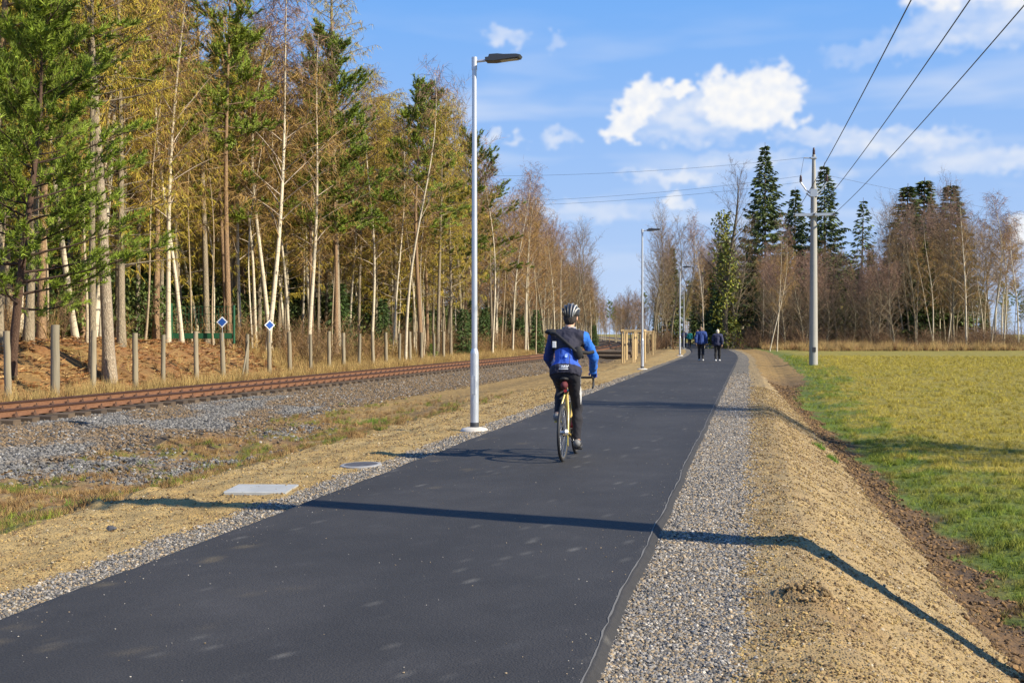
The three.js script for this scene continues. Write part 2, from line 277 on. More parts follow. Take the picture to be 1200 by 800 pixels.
function litterColor(l, d, L) {
  const a = fbm2(L * 0.4, d * 0.4, 4), b = fbm2(L * 2.4, d * 2.4, 3), s = l - 17.2 - trackShift(d);
  let c = mix3(COL.litter, COL.tan, clamp(0.35 + 1.1 * a + 0.5 * b, 0, 1)); c = mix3(c, [0.42, 0.33, 0.11], 0.6 * (1 - sstep(s, 0.2, 1.5)));
  return mix3(c, COL.moss, sstep(fbm2(L * 0.3 + 30, d * 0.3, 3), 0.22, 0.5) * 0.6);
}
structure('field', strip(grassEdge, () => -320, 150, fieldColor, { power: 2.6 }), M.turf, 'wide grass field, straw yellow turning green beside the dark ditch');
structure('ditch_soil', strip(soilEdge, grassEdge, 10, (l, d, L) => { const b = fbm2(L * 3, d * 3, 4); return mix3(mix3(COL.soil, [0.26, 0.15, 0.06], clamp(0.3 + b, 0, 1)), COL.sandDeep, sstep(d, 38, 50)); }), M.earth, 'dark bare soil in the ditch at the foot of the sand bank');
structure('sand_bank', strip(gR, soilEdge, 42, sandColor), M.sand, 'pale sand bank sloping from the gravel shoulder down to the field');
structure('gravel_shoulder', strip(() => 0.80, gR, 14, (l, d, L) => mul3(COL.gravel, 0.85 + 0.3 * fbm2(L * 2, d * 2, 3))), M.gravel, 'wide grey gravel shoulder between asphalt and the sand bank');
structure('gravel_edging', strip(gL, () => 3.82, 10, (l, d, L) => mul3(COL.gravel, 0.85 + 0.3 * fbm2(L * 2, d * 2, 3))), M.gravel, 'narrow grey gravel edging along the lamp side of the asphalt');
structure('sand_verge', strip(sandEdgeL, gL, 30, sandColor), M.sand, 'flat yellow sand verge on which the street lamps stand');
structure('ditch', strip(toeL, sandEdgeL, 44, ditchColor), M.earth, 'rough weedy ditch below the railway ballast');
structure('ballast_bed', strip((d) => 17.2 + trackShift(d), toeL, 46, ballastColor), M.gravel, 'embankment of broken stone ballast carrying the rusty track');
structure('forest_floor', strip(() => 320, (d) => 17.2 + trackShift(d), 110, litterColor, { power: 0.45 }), M.earth, 'bank and floor of brown leaf litter under the trees');
// the asphalt: a slab with chamfered edges
{
  const ds = DS.filter((d) => d < 420), p = [], u = [], c = [], idx = []; const cols = 64;
  for (const d of ds) {
    const row = [[eR(d) - 0.05, -0.06], [eR(d) - 0.012, -0.012]]; for (let k = 0; k <= cols; k++) row.push([lerp(eR(d), eL(d), k / cols), 0]); row.push([eL(d) + 0.012, -0.012], [eL(d) + 0.05, -0.06]);
    for (const [l, y] of row) {
      const L = l + bend(d), a = fbm2(L * 0.35, d * 0.2, 4), s = sstep(fbm2(L * 2.1, d * 1.6, 4), 0.38, 0.6) * 0.22, dusty = sstep(fbm2(L * 1.1 + 50, d * 0.8, 3), 0.42, 0.62) * sstep(l, 2.2, 3.9) * 0.3;
      p.push(-L, y + 0.004 * n2(L * 0.8, d * 0.5) * (y === 0 ? 1 : 0), -d); u.push(L, d);
      let q = mul3([0.037, 0.0345, 0.033], 1 + 0.45 * a); q = mix3(q, [0.13, 0.13, 0.13], s * 0.5); const fleck = sstep(n2(L * 6.5, d * 6.5), 0.74, 0.9) * sstep(n2(L * 0.6 + 7, d * 0.5), -0.3, 0.4); q = mix3(q, [0.3, 0.28, 0.24], fleck * 0.38); q = mix3(q, [0.36, 0.27, 0.13], dusty); c.push(...q);
    }
  }
  const n = cols + 5; for (let j = 0; j < ds.length - 1; j++) for (let k = 0; k < n - 1; k++) { const a = j * n + k; idx.push(a, a + 1, a + n, a + 1, a + n + 1, a + n); }
  for (let k = 0; k < idx.length; k += 3) { const t = idx[k + 1]; idx[k + 1] = idx[k + 2]; idx[k + 2] = t; }
  for (let k = 0; k < idx.length; k += 3) { const t = idx[k + 1]; idx[k + 1] = idx[k + 2]; idx[k + 2] = t; }
  const g = new THREE.BufferGeometry(); g.setAttribute('position', new THREE.Float32BufferAttribute(p, 3)); g.setAttribute('uv', new THREE.Float32BufferAttribute(u, 2)); g.setAttribute('color', new THREE.Float32BufferAttribute(c, 3)); g.setIndex(idx); g.computeVertexNormals();
  const path = structure('cycle_path', g, M.asphalt, 'new dark asphalt cycle path running straight ahead then bending');
  // the worn pale line along the cut edge
  const sp = [], si = []; let k = 0; for (const d of ds.filter((x) => x < 60)) { const w = 0.009 + 0.006 * n2(d * 2.2, 8), l0 = eR(d) + 0.004 + 0.003 * n2(d * 7, 3), L = l0 + bend(d); sp.push(-L, 0.0045, -d, -(L + w), 0.0045, -d); if (k) si.push(2 * k - 2, 2 * k, 2 * k - 1, 2 * k - 1, 2 * k, 2 * k + 1); k++; }
  const eg = new THREE.BufferGeometry(); eg.setAttribute('position', new THREE.Float32BufferAttribute(sp, 3)); eg.setIndex(si); eg.computeVertexNormals();
  part('worn_edge', eg, mat({ color: C(0.15, 0.142, 0.128) }), path);
}

// ------------------------------------------------------------------ loose stones, tufts, litter
function stoneGeo(seed, flat = 0.7) {
  const g = new THREE.IcosahedronGeometry(1, 0), p = g.attributes.position, map = new Map(), r = rng(seed);
  for (let k = 0; k < p.count; k++) { const key = [p.getX(k), p.getY(k), p.getZ(k)].map((x) => x.toFixed(3)).join(); if (!map.has(key)) map.set(key, 0.7 + 0.5 * r()); const s = map.get(key); p.setXYZ(k, p.getX(k) * s, p.getY(k) * s * flat, p.getZ(k) * s * 0.85); }
  g.deleteAttribute('uv'); g.computeVertexNormals(); return g;
}
const whiteStone = mat({ color: C(1, 1, 1), flatShading: true });
function scatter(name, label, geos, material, list, category) {   // list: [x,y,z, scale, yaw, tilt, color, squash]
  const g = group(name, label, undefined, undefined, 'stuff'), m4 = new THREE.Matrix4(), q = new THREE.Quaternion(), e = new THREE.Euler(), s = new THREE.Vector3(), p = new THREE.Vector3(), col = new THREE.Color();
  geos.forEach((geo, k) => {
    const mine = list.filter((_, i) => i % geos.length === k), im = new THREE.InstancedMesh(geo, material, mine.length); im.name = name + '_piece'; im.castShadow = im.receiveShadow = true; im.userData.kind = 'stuff';
    mine.forEach((it, i) => { e.set(it[5], it[4], it[5] * 0.7); q.setFromEuler(e); s.set(it[3], it[3] * (it[7] ?? 1), it[3]); p.set(it[0], it[1], it[2]); im.setMatrixAt(i, m4.compose(p, q, s)); im.setColorAt(i, col.setRGB(...it[6])); });
    g.add(im);
  });
  return g;
}
const stones = [stoneGeo(1), stoneGeo(2, 0.6), stoneGeo(3, 0.8), stoneGeo(4, 0.55)];
function stoneList(n, seed, lA, lB, d0, d1, size, color, density, dpow = 2) {
  const r = rng(seed), out = [];
  for (let k = 0, tries = 0; k < n && tries < n * 12; tries++) {
    const d = d0 + (d1 - d0) * Math.pow(r(), dpow), l = lerp(lA(d), lB(d), r()), L = l + bend(d);
    if (density && r() > density(l, d, L)) continue;
    const s = size(r, d); out.push([-L, ground(L, d) + s * 0.22, -d, s, r() * 7, (r() - 0.5) * 1.4, color(r, l, d, L)]); k++;
  }
  return out;
}
const gravelCol = (r) => { const t = r(), b = 0.55 + 0.75 * r(); return t < 0.16 ? mul3([0.09, 0.085, 0.08], b) : t < 0.6 ? mul3([0.215, 0.2, 0.18], b) : t < 0.9 ? mul3([0.31, 0.235, 0.145], b) : mul3([0.4, 0.36, 0.3], b); };
const gSize = (r, d) => (0.004 + 0.0085 * Math.pow(r(), 2.6)) * (1 + d * 0.035);
scatter('gravel', 'loose grey and tan gravel on the shoulder beside the asphalt', stones, whiteStone, stoneList(95000, 5, (d) => eR(d) - 0.03, (d) => gR(d) - 0.2, 4.3, 52, gSize, gravelCol, (l, d) => (l > gR(d) + 0.03 ? 1 : 0.5 * Math.exp((l - gR(d)) / 0.06)) * (1 - sstep(d, 22, 52)), 1.9));
scatter('edging_gravel', 'loose gravel in the narrow strip on the lamp side', stones, whiteStone, stoneList(26000, 6, (d) => eL(d) + 0.03, (d) => gL(d) + 0.06, 5.5, 52, gSize, gravelCol, (l, d) => 1 - sstep(d, 22, 52), 1.6));
const sandStone = (r) => { const b = 0.55 + 0.6 * r(), t = r(); return t < 0.5 ? mul3([0.2, 0.13, 0.06], b) : t < 0.93 ? mul3([0.38, 0.265, 0.1], b) : mul3([0.42, 0.35, 0.24], b); };
const pSize = (r, d) => (0.0035 + 0.009 * Math.pow(r(), 3)) * (1 + d * 0.025);
scatter('sand_crumbs', 'small clods and pebbles scattered over the sand bank', stones, whiteStone, stoneList(60000, 7, (d) => gR(d), (d) => soilEdge(d) - 0.1, 4.6, 36, pSize, sandStone, (l, d, L) => 0.25 + 0.75 * sstep(fbm2(L * 1.7, d * 1.7, 3), -0.2, 0.4), 1.8));
scatter('verge_crumbs', 'small clods and pebbles scattered over the flat sand verge', stones, whiteStone, stoneList(26000, 8, gL, sandEdgeL, 5.5, 40, pSize, sandStone, (l, d, L) => 0.2 + 0.8 * sstep(fbm2(L * 1.7, d * 1.7, 3), -0.2, 0.4), 1.6));
scatter('stray_gravel', 'stray bits of gravel lying on the asphalt near its edges', stones, whiteStone, stoneList(900, 26, (d) => eR(d) + 0.02, (d) => eL(d) - 0.02, 4.6, 30, (r, d) => 0.003 + 0.005 * r() * r(), gravelCol, (l, d) => Math.min(1, 0.06 + Math.exp(-(l - eR(d)) / 0.12) + Math.exp(-(eL(d) - l) / 0.16)), 1.5).map((s) => { s[1] = s[3] * 0.3; return s; }));
scatter('soil_clods', 'dark clods of earth lying along the ditch', stones, whiteStone, stoneList(7000, 9, soilEdge, (d) => grassEdge(d) - 0.1, 5, 42, (r, d) => (0.008 + 0.022 * Math.pow(r(), 2)) * (1 + d * 0.012), (r) => mul3([0.19, 0.11, 0.042], 0.35 + 0.9 * r()), null, 1.3));
{ const r = rng(19), lump = []; for (let k = 0; k < 260; k++) { const L = -0.36 + 0.2 * (r() + r() - 1), d = 7.45 + 0.16 * (r() + r() - 1) * 1.4, s = 0.008 + 0.02 * r() * r(); lump.push([-L, ground(L, d) + s * 0.3, -d, s, r() * 7, r() - 0.5, mul3([0.3, 0.2, 0.09], 0.5 + 0.8 * r())]); } scatter('earth_heap', 'little heap of crumbled earth on the sand bank', stones, whiteStone, lump); }
const tongue = (l, d, L) => { const base = sstep(l + 0.9 * fbm2(L * 0.9, d * 0.5, 3) - 10.2 - trackShift(d), -0.3, 0.7), t = Math.exp(-Math.pow((d - 17.2 - 0.35 * (10 - l)) / 1.5, 2)) * sstep(l, 7.4, 8.6), t2 = Math.exp(-Math.pow((d - 24) / 1.4, 2)) * sstep(l, 8.3, 9.6) * 0.7; return Math.max(base, t * 0.85, t2); };
const ballCol = (r, l, d, L) => { const g = ballastColor(l, d, L), b = 0.55 + 0.85 * r(), t = r(); return t < 0.06 ? mul3([0.26, 0.25, 0.23], b) : t < 0.25 ? mul3([0.06, 0.06, 0.062], b) : mul3(g, b); };
scatter('ballast', 'broken grey and brown ballast stones on the railway embankment', stones, whiteStone, stoneList(105000, 10, (d) => 13.7 + trackShift(d), () => 7.4, 13, 80, (r) => 0.016 + 0.025 * r(), ballCol, (l, d, L) => tongue(l, d, L), 1.5));
scatter('track_ballast', 'ballast stones lying between the sleepers of the track', stones, whiteStone, stoneList(12000, 16, (d) => 17 + trackShift(d), (d) => 13.4 + trackShift(d), 18, 75, (r) => 0.02 + 0.025 * r(), (r, l, d, L) => mul3([0.27, 0.2, 0.125], 0.5 + r()), null, 1.4));

// tufts
function tuftGeo(seed, n, h, lean, w) { const r = rng(seed), b = new Buf(); for (let k = 0; k < n; k++) { const a = r() * 7, q = r() * 0.05, d = V(Math.cos(a) * lean * (0.3 + r()), 1, Math.sin(a) * lean * (0.3 + r())).normalize(); b.blade(V(Math.cos(a + 2) * q, 0, Math.sin(a + 2) * q), d, h * (0.5 + 0.7 * r()), w, mul3([1, 1, 1], 0.7 + 0.5 * r()), r); } const g = b.geo(); return g; }
const bladeMat = new THREE.MeshStandardMaterial({ vertexColors: true, roughness: 0.85, side: THREE.DoubleSide });
const tufts = [tuftGeo(1, 14, 0.1, 0.7, 0.007), tuftGeo(2, 14, 0.08, 0.9, 0.007), tuftGeo(3, 12, 0.12, 0.6, 0.006)];
function tuftList(n, seed, pick, color, scale) { const r = rng(seed), out = []; for (let k = 0, t = 0; k < n && t < n * 15; t++) { const q = pick(r); if (!q) continue; const [L, d] = q; out.push([-L, ground(L, d) - 0.005, -d, scale(r, L, d), r() * 7, (r() - 0.5) * 0.3, color(r, L, d)]); k++; } return out; }
scatter('meadow_grass', 'short meadow grass blades of the field, green and straw', tufts, bladeMat, tuftList(90000, 21, (r) => { const d = 6 + 75 * Math.pow(r(), 2.0), l = grassEdge(d) - (0.5 + d * 0.36) * r() ; const e = grassEdge(d) - l; if (e < 0.35 && r() > 0.25 + e) return null; return [l + bend(d), d]; }, (r, L, d) => { const c = fieldColor(L - bend(d), d, L); return mul3(mix3(c, [0.42, 0.32, 0.08], 0.2 * r()), 0.7 + 0.9 * r()); }, (r, L, d) => (0.3 + 0.4 * r() + 0.4 * sstep(fbm2(L * 0.9, d * 0.9, 3), 0.0, 0.5)) * (1 + d * 0.008)));
scatter('ditch_weeds', 'dry and mossy weeds growing in the ditch below the ballast', tufts, bladeMat, tuftList(13000, 22, (r) => { const d = 8 + 26 * Math.pow(r(), 1.2), l = lerp(sandEdgeL(d) + 0.05, 10.4, r()); if (tongue(l, d, l) > 0.5 && r() < 0.85) return null; if (r() > ditchW(d) + 0.02) return null; return fbm2(l * 0.8, d * 0.6, 3) + 0.25 > r() * 0.6 ? [l, d] : null; }, (r, L, d) => { const t = fbm2(L * 0.7, d * 0.6, 4); return mul3(t > 0.08 && r() < 0.6 ? [0.15, 0.185, 0.015] : r() < 0.4 ? [0.36, 0.24, 0.09] : [0.22, 0.125, 0.045], 0.7 + 0.6 * r()); }, (r) => 0.4 + 0.75 * r()));
scatter('verge_sprouts', 'small green clumps sprouting at the ditch edge', tufts, bladeMat, [].concat(...[[7.6, 22.3, 60, 0.35], [7.2, 24.1, 70, 0.3], [8.2, 26.2, 60, 0.5], [-1.15, 21.8, 26, 0.1], [-1.3, 20.6, 26, 0.1], [6.6, 20.4, 40, 0.3], [7.6, 13.5, 90, 0.5]].map(([l, d, n, s], q) => tuftList(n, 300 + q, (r) => [l + (r() + r() - 1) * s, d + (r() + r() - 1) * s], (r) => mul3([0.12, 0.23, 0.015], 0.7 + 0.7 * r()), (r) => 0.6 + 0.7 * r()))));
const straw = [tuftGeo(7, 16, 0.42, 0.45, 0.012), tuftGeo(8, 16, 0.36, 0.6, 0.012), tuftGeo(9, 12, 0.5, 0.4, 0.012)];
scatter('dry_grass', 'tall dry straw grass between the track and the trees', straw, bladeMat, tuftList(15000, 23, (r) => { const d = 20 + 70 * Math.pow(r(), 0.9), s = 16.9 + trackShift(d) + 5 * r() * r(); if (d < 46 && s > 17.7 + trackShift(d) && r() < 0.9) return null; if (d < 46 && r() < 0.45) return null; return [s + bend(d), d]; }, (r) => mul3(r() < 0.7 ? [0.44, 0.31, 0.11] : [0.3, 0.17, 0.06], 0.6 + 0.7 * r()), (r) => 0.45 + 0.8 * r()));
scatter('leaf_litter', 'fallen twigs and brown leaves strewn over the bank', [tuftGeo(31, 9, 0.1, 6, 0.03), tuftGeo(32, 7, 0.14, 8, 0.022)], bladeMat, tuftList(26000, 24, (r) => { const d = 24 + 75 * Math.pow(r(), 1.3), s = 17.8 + trackShift(d) + 9 * Math.pow(r(), 1.5); return [s + bend(d), d]; }, (r) => mul3(r() < 0.6 ? [0.34, 0.16, 0.055] : r() < 0.7 ? [0.5, 0.33, 0.13] : [0.16, 0.09, 0.05], 0.5 + 0.8 * r()), (r) => 0.7 + 1.2 * r()));
scatter('wood_edge_grass', 'tall tan grass along the edge of the wood across the field', straw, bladeMat, tuftList(14000, 25, (r) => { const q = r(), L = 2 - 42 * q, d = 100 + 14 * q + 9 * r(); return L > -1 + bend(d) - 1 && d < 112 ? null : [L, d + (L < -4 ? 0 : 6)]; }, (r) => mul3(r() < 0.75 ? [0.46, 0.32, 0.12] : [0.32, 0.17, 0.07], 0.6 + 0.7 * r()), (r, L, d) => (0.5 + 1.1 * r()) * (0.6 + 0.8 * sstep(fbm2(L * 0.3, d * 0.3, 3), -0.3, 0.4))));
// ------------------------------------------------------------------ trees
const BARK = {
  birch: mat({ vertexColors: true, map: rep(T.birch, 1, 1.2), bumpMap: rep(T.birch, 1, 1.2), bumpScale: 0.006, roughness: 0.8 }),
  larch: mat({ vertexColors: true, map: rep(T.bark, 2, 1.2), bumpMap: rep(T.bark, 2, 1.2), bumpScale: 0.03 }),
};
const twigMat = new THREE.MeshStandardMaterial({ vertexColors: true, roughness: 0.85, side: THREE.DoubleSide });
const needleMat = new THREE.MeshStandardMaterial({ vertexColors: true, roughness: 0.7, side: THREE.DoubleSide });
const unit = (v) => v.normalize();
function stem(r, H, r0, wob, lean, bow = 0, n = 14) {
  const pts = [], rad = [], a = r() * 7, b = r() * 7;
  for (let k = 0; k <= n; k++) { const t = k / n; pts.push(V(lean[0] * t * H + wob * (Math.sin(a + t * 5) - Math.sin(a)) * t + bow * Math.sin(t * 3.1), t * H - 0.15 * (1 - t), lean[1] * t * H + wob * (Math.sin(b + t * 4.3) - Math.sin(b)) * t)); rad.push(Math.max(0.008, r0 * Math.pow(1 - t * 0.94, 0.85) * (t === 0 ? 1.35 : 1))); }
  return { pts, rad };
}
function along(pts, t) { const n = pts.length - 1, k = Math.min(Math.floor(t * n), n - 1), f = t * n - k; return pts[k].clone().lerp(pts[k + 1], f); }
function limb(r, p, dir, len, curl, n = 5, jit = 0.12) { const pts = [p.clone()], d = dir.clone(), q = p.clone(); for (let k = 0; k < n; k++) { d.y += curl / n; d.x += (r() - 0.5) * jit; d.z += (r() - 0.5) * jit; d.y += (r() - 0.5) * jit; d.normalize(); q.addScaledVector(d, len / n); pts.push(q.clone()); } return pts; }
const jit = (c, r, a = 0.3) => { const f = 1 - a + 2 * a * r(); return [c[0] * f, c[1] * f * (1 - 0.08 * (r() - 0.5)), c[2] * f]; };
// o: H, r0, from (crown start), nb, up(t), len(t), curl, subs, twigs, twigLen, twigW, colours
function woody(seed, o) {
  const r = rng(seed), tb = new Buf(), cb = new Buf(), s = stem(r, o.H, o.r0, o.wob ?? 0.3, o.lean ?? [(r() - 0.5) * 0.05, (r() - 0.5) * 0.05], o.bow ?? 0);
  tb.tube(s.pts, s.rad, 8, o.barkColor, false, 0.5);
  const az0 = r() * 7;
  for (let k = 0; k < o.nb; k++) {
    const f = (k + r() * 0.8) / o.nb, t = lerp(o.from, 0.985, Math.pow(f, o.pack ?? 0.9)), az = az0 + k * 2.4 + r() * 0.8, up = o.up(t, r), p = along(s.pts, t), dir = V(Math.cos(az) * Math.cos(up), Math.sin(up), Math.sin(az) * Math.cos(up)), len = o.len((t - o.from) / (1 - o.from)) * (0.65 + 0.6 * r());
    const rb = Math.max(0.007, o.r0 * 0.36 * (1 - t) + 0.006), pts = limb(r, p, dir, len, o.curl * (0.6 + 0.8 * r()), 5, o.kink ?? 0.15);
    (rb > 0.018 ? tb : cb).tube(pts, pts.map((_, i) => rb * (1 - i / 5.6)), rb > 0.018 ? 4 : 3, rb > 0.018 ? (o.limbColor ?? o.barkColor) : jit(o.twigDark, r));
    const ns = Math.max(2, Math.round(o.subs * (0.5 + 0.6 * len / o.len(0.35))));
    for (let j = 0; j < ns; j++) {
      const u = lerp(o.bare ?? 0.22, 1, (j + r()) / ns), q = along(pts, u), base = pts[Math.min(5, Math.ceil(u * 5))].clone().sub(pts[Math.max(0, Math.ceil(u * 5) - 1)]).normalize();
      const sd = unit(base.clone().multiplyScalar(o.fwd ?? 0.9).add(V(r() - 0.5, (r() - 0.5) * 0.8 + (o.subUp ?? 0), r() - 0.5).multiplyScalar(1.7))), sl = o.subLen * (0.5 + r()) * (1.1 - 0.5 * u) , sp = limb(r, q, sd, sl, o.subCurl ?? -0.2, 3, 0.3);
      cb.tube(sp, [0.0065, 0.005, 0.004, 0.002].map((x) => x * (o.subR ?? 1)), 3, jit(o.twigDark, r));
      for (let i = 0; i < o.twigs; i++) {
        const tp = along(sp, (i + r()) / o.twigs), td = unit(sd.clone().multiplyScalar(0.6).add(V(r() - 0.5, (r() - 0.5) + (o.hang ?? 0), r() - 0.5).multiplyScalar(1.5)));
        cb.blade(tp, td, o.twigLen * (0.4 + 0.9 * r()), o.twigW, jit(o.twigColor(t, r), r), r, (o.droop ?? 0.03));
      }
    }
  }
  return { trunk: tb.geo(), crown: cb.geo(), H: o.H };
}
function birchKind(seed, H = 14, o = {}) { return woody(seed, { H, r0: 0.082, from: 0.3, nb: 42, up: (t, r) => lerp(0.55, 1.1, t) + (r() - 0.5) * 0.4, len: (t) => 2.1 * (1 - 0.72 * t) * (0.55 + 0.9 * Math.min(1, t * 4)), curl: -0.25, subs: 9, subLen: 0.75, subCurl: -0.5, twigs: 9, twigLen: 0.48, twigW: 0.015, hang: -0.35, droop: 0.1, wob: 0.4, barkColor: [0.64, 0.57, 0.44], limbColor: [0.5, 0.42, 0.34], twigDark: [0.16, 0.095, 0.07], twigColor: (t, r) => t > 0.8 ? [0.27, 0.165, 0.12] : [0.35, 0.215, 0.06], ...o }); }
function larchKind(seed, H = 16, o = {}) { return woody(seed, { H, r0: 0.092, from: 0.2, nb: 112, pack: 0.85, up: (t, r) => 0.12 + 0.35 * t + (r() - 0.5) * 0.35, len: (t) => 2.6 * (1 - 0.82 * t) * (0.6 + 0.6 * Math.min(1, t * 5)), curl: 0.12, subs: 10, subLen: 0.6, subCurl: -0.55, fwd: 0.6, twigs: 12, twigLen: 0.23, twigW: 0.018, hang: -0.45, droop: 0.05, wob: 0.12, barkColor: [0.46, 0.385, 0.27], twigDark: [0.2, 0.13, 0.055], twigColor: (t, r) => r() < 0.6 ? [0.44, 0.31, 0.032] : [0.34, 0.295, 0.03], ...o }); }
function bareKind(seed, H = 12, o = {}) { return woody(seed, { H, r0: 0.1, from: 0.22, nb: 42, up: (t, r) => lerp(0.6, 1.15, t) + (r() - 0.5) * 0.5, len: (t) => 3.4 * (1 - 0.62 * t) * (0.5 + 0.9 * Math.min(1, t * 3)), curl: 0.25, subs: 9, subLen: 0.9, subCurl: 0.2, twigs: 8, twigLen: 0.5, twigW: 0.014, hang: 0.15, wob: 0.5, barkColor: [0.4, 0.345, 0.23], twigDark: [0.15, 0.1, 0.065], twigColor: (t, r) => t > 0.7 ? [0.27, 0.175, 0.12] : r() < 0.5 ? [0.25, 0.155, 0.07] : [0.2, 0.14, 0.07], ...o }); }
function pineKind(seed, H = 14, o = {}) {
  o = { r0: 0.115, from: 0.48, nb: 30, puffs: 20, blades: 34, bladeW: 0.038, reach: 2.7, bow: 0, barkColor: [0.46, 0.3, 0.17], green: [0.17, 0.225, 0.016], ...o };
  const r = rng(seed), tb = new Buf(), cb = new Buf(), s = stem(r, H, o.r0, 0.25, o.lean ?? [(r() - 0.5) * 0.06, (r() - 0.5) * 0.06], o.bow); tb.tube(s.pts, s.rad, 8, o.barkColor, false, 0.5);
  for (let k = 0; k < o.nb; k++) {
    const f = (k + r() * 0.6) / o.nb, t = lerp(o.from, 0.99, f), az = k * 2.4 + r(), up = lerp(0.05, 0.95, f * f) + (r() - 0.5) * 0.4, dir = V(Math.cos(az) * Math.cos(up), Math.sin(up), Math.sin(az) * Math.cos(up)), len = o.reach * (1 - 0.65 * f) * (0.6 + 0.7 * r()), pts = limb(r, along(s.pts, t), dir, len, 0.35, 5, 0.25), rb = 0.012 + o.r0 * 0.22 * (1 - f);
    tb.tube(pts, pts.map((_, i) => rb * (1 - i / 6)), 4, mul3(o.barkColor, 0.7));
    for (let j = 0; j < o.puffs; j++) {
      const u = lerp(0.3, 1, Math.pow((j + r()) / o.puffs, 0.7)), c = along(pts, u).add(V((r() - 0.5), (r() - 0.3) * 0.55, (r() - 0.5)).multiplyScalar(0.75 * (1.15 - f * 0.5))), pd = unit(c.clone().sub(along(pts, u * 0.6)).add(V(0, 0.25, 0))), g = jit(o.green, r, 0.35);
      cb.tube([along(pts, u * 0.8), c], [0.006, 0.004], 3, [0.12, 0.08, 0.04]);
      for (let i = 0; i < o.blades; i++) { const d = unit(V(r() - 0.5, r() - 0.4, r() - 0.5).addScaledVector(pd, 0.45)); cb.blade(c.clone().addScaledVector(pd, (r() - 0.7) * 0.28), d, 0.1 + 0.14 * r(), o.bladeW, jit(g, r, 0.3), r); }
    }
  }
  return { trunk: tb.geo(), crown: cb.geo(), H };
}
function spruceKind(seed, H = 20, o = {}) {
  o = { r0: 0.2, from: 0.06, whorls: 38, per: 7, reach: 3.4, green: [0.078, 0.108, 0.018], blades: 6, sprays: 17, leafW: 0.15, barkColor: [0.25, 0.19, 0.14], ...o };
  const r = rng(seed), tb = new Buf(), cb = new Buf(), s = stem(r, H, o.r0, 0.08, [0, 0]); tb.tube(s.pts, s.rad, 7, o.barkColor);
  for (let w = 0; w < o.whorls; w++) for (let k = 0; k < o.per; k++) {
    const f = (w + r() * 0.7) / o.whorls, t = lerp(o.from, 0.985, f), az = k * (6.283 / o.per) + w * 0.7 + (r() - 0.5) * 0.7, up = lerp(-0.35, 0.55, f * f) + (r() - 0.5) * 0.2, len = (o.reach * Math.pow(1 - f, 0.95) + 0.1) * (0.5 + 0.65 * r()), dir = V(Math.cos(az) * Math.cos(up), Math.sin(up), Math.sin(az) * Math.cos(up)), pts = limb(r, along(s.pts, t), dir, len, 0.35, 4, 0.08);
    cb.tube(pts, [0.02, 0.016, 0.012, 0.008, 0.004].map((x) => x * (1.3 - f)), 3, [0.1, 0.07, 0.04]);
    const ns = Math.max(3, Math.round(o.sprays * len / o.reach));
    for (let j = 0; j < ns; j++) {
      const u = lerp(0.16, 1, (j + r()) / ns), q = along(pts, u), g = jit(o.green, r, 0.4), sd = unit(V(-Math.sin(az) * (j % 2 ? 1 : -1), -0.25 - 0.25 * r(), Math.cos(az) * (j % 2 ? 1 : -1)).addScaledVector(dir, 0.6 + 0.4 * r())), sl = (0.3 + 0.5 * (1 - u)) * Math.min(1, len);
      for (let i = 0; i < o.blades; i++) { const tp = q.clone().addScaledVector(sd, sl * (i / o.blades)); cb.leaf(tp, unit(sd.clone().add(V(r() - 0.5, -0.55 * r(), r() - 0.5))), 0.34 + 0.26 * r(), o.leafW, jit(g, r, 0.3), r); }
    }
  }
  return { trunk: tb.geo(), crown: cb.geo(), H };
}
const KIND = {
  birch: [birchKind(1), birchKind(2, 13, { lean: [0.05, 0.02], bow: 0.4 }), birchKind(3, 14.5, { r0: 0.1, from: 0.28 }), birchKind(4, 12, { r0: 0.075, from: 0.4, bow: -0.35 }), birchKind(5, 13.5, { r0: 0.07, nb: 28, lean: [-0.06, 0.03] }), birchKind(6, 14, { from: 0.5, nb: 26, r0: 0.085, wob: 0.7 })],
  larch: [larchKind(11), larchKind(12, 17, { from: 0.3 }), larchKind(13, 15, { nb: 96, from: 0.2 }), larchKind(14, 16, { from: 0.42, nb: 66, r0: 0.13 }), larchKind(15, 14, { nb: 80, from: 0.16, r0: 0.11 })],
  bare: [bareKind(25, 12, { nb: 52, twigW: 0.017, twigColor: (t, r) => r() < 0.6 ? [0.38, 0.185, 0.075] : [0.31, 0.19, 0.06] }), bareKind(21), bareKind(22, 11, { nb: 54 }), bareKind(23, 13, { twigColor: (t, r) => r() < 0.5 ? [0.30, 0.2, 0.07] : [0.24, 0.16, 0.08] }), bareKind(24, 10, { from: 0.12, nb: 56, twigColor: (t, r) => t > 0.55 ? [0.31, 0.185, 0.125] : r() < 0.5 ? [0.24, 0.145, 0.075] : [0.19, 0.14, 0.08] })],
  pine: [pineKind(31), pineKind(32, 13, { from: 0.42, nb: 34 }), pineKind(33, 15, { from: 0.58, nb: 26 })],
  spruce: [spruceKind(41), spruceKind(42, 18, { reach: 2.7 }), spruceKind(43, 6, { whorls: 20, reach: 1.5, r0: 0.07, sprays: 10, leafW: 0.07, green: [0.06, 0.105, 0.02] })],
  pole: [birchKind(51, 11, { r0: 0.05, nb: 18, from: 0.5, subs: 6, barkColor: [0.5, 0.42, 0.3], limbColor: [0.32, 0.25, 0.17] }), birchKind(52, 10, { r0: 0.042, nb: 18, from: 0.45, subs: 6, bow: 0.3, barkColor: [0.42, 0.33, 0.22], limbColor: [0.3, 0.22, 0.15] }), birchKind(53, 11.5, { r0: 0.045, nb: 16, from: 0.55, subs: 6, wob: 0.6, barkColor: [0.7, 0.63, 0.5], limbColor: [0.4, 0.32, 0.24] })],
};
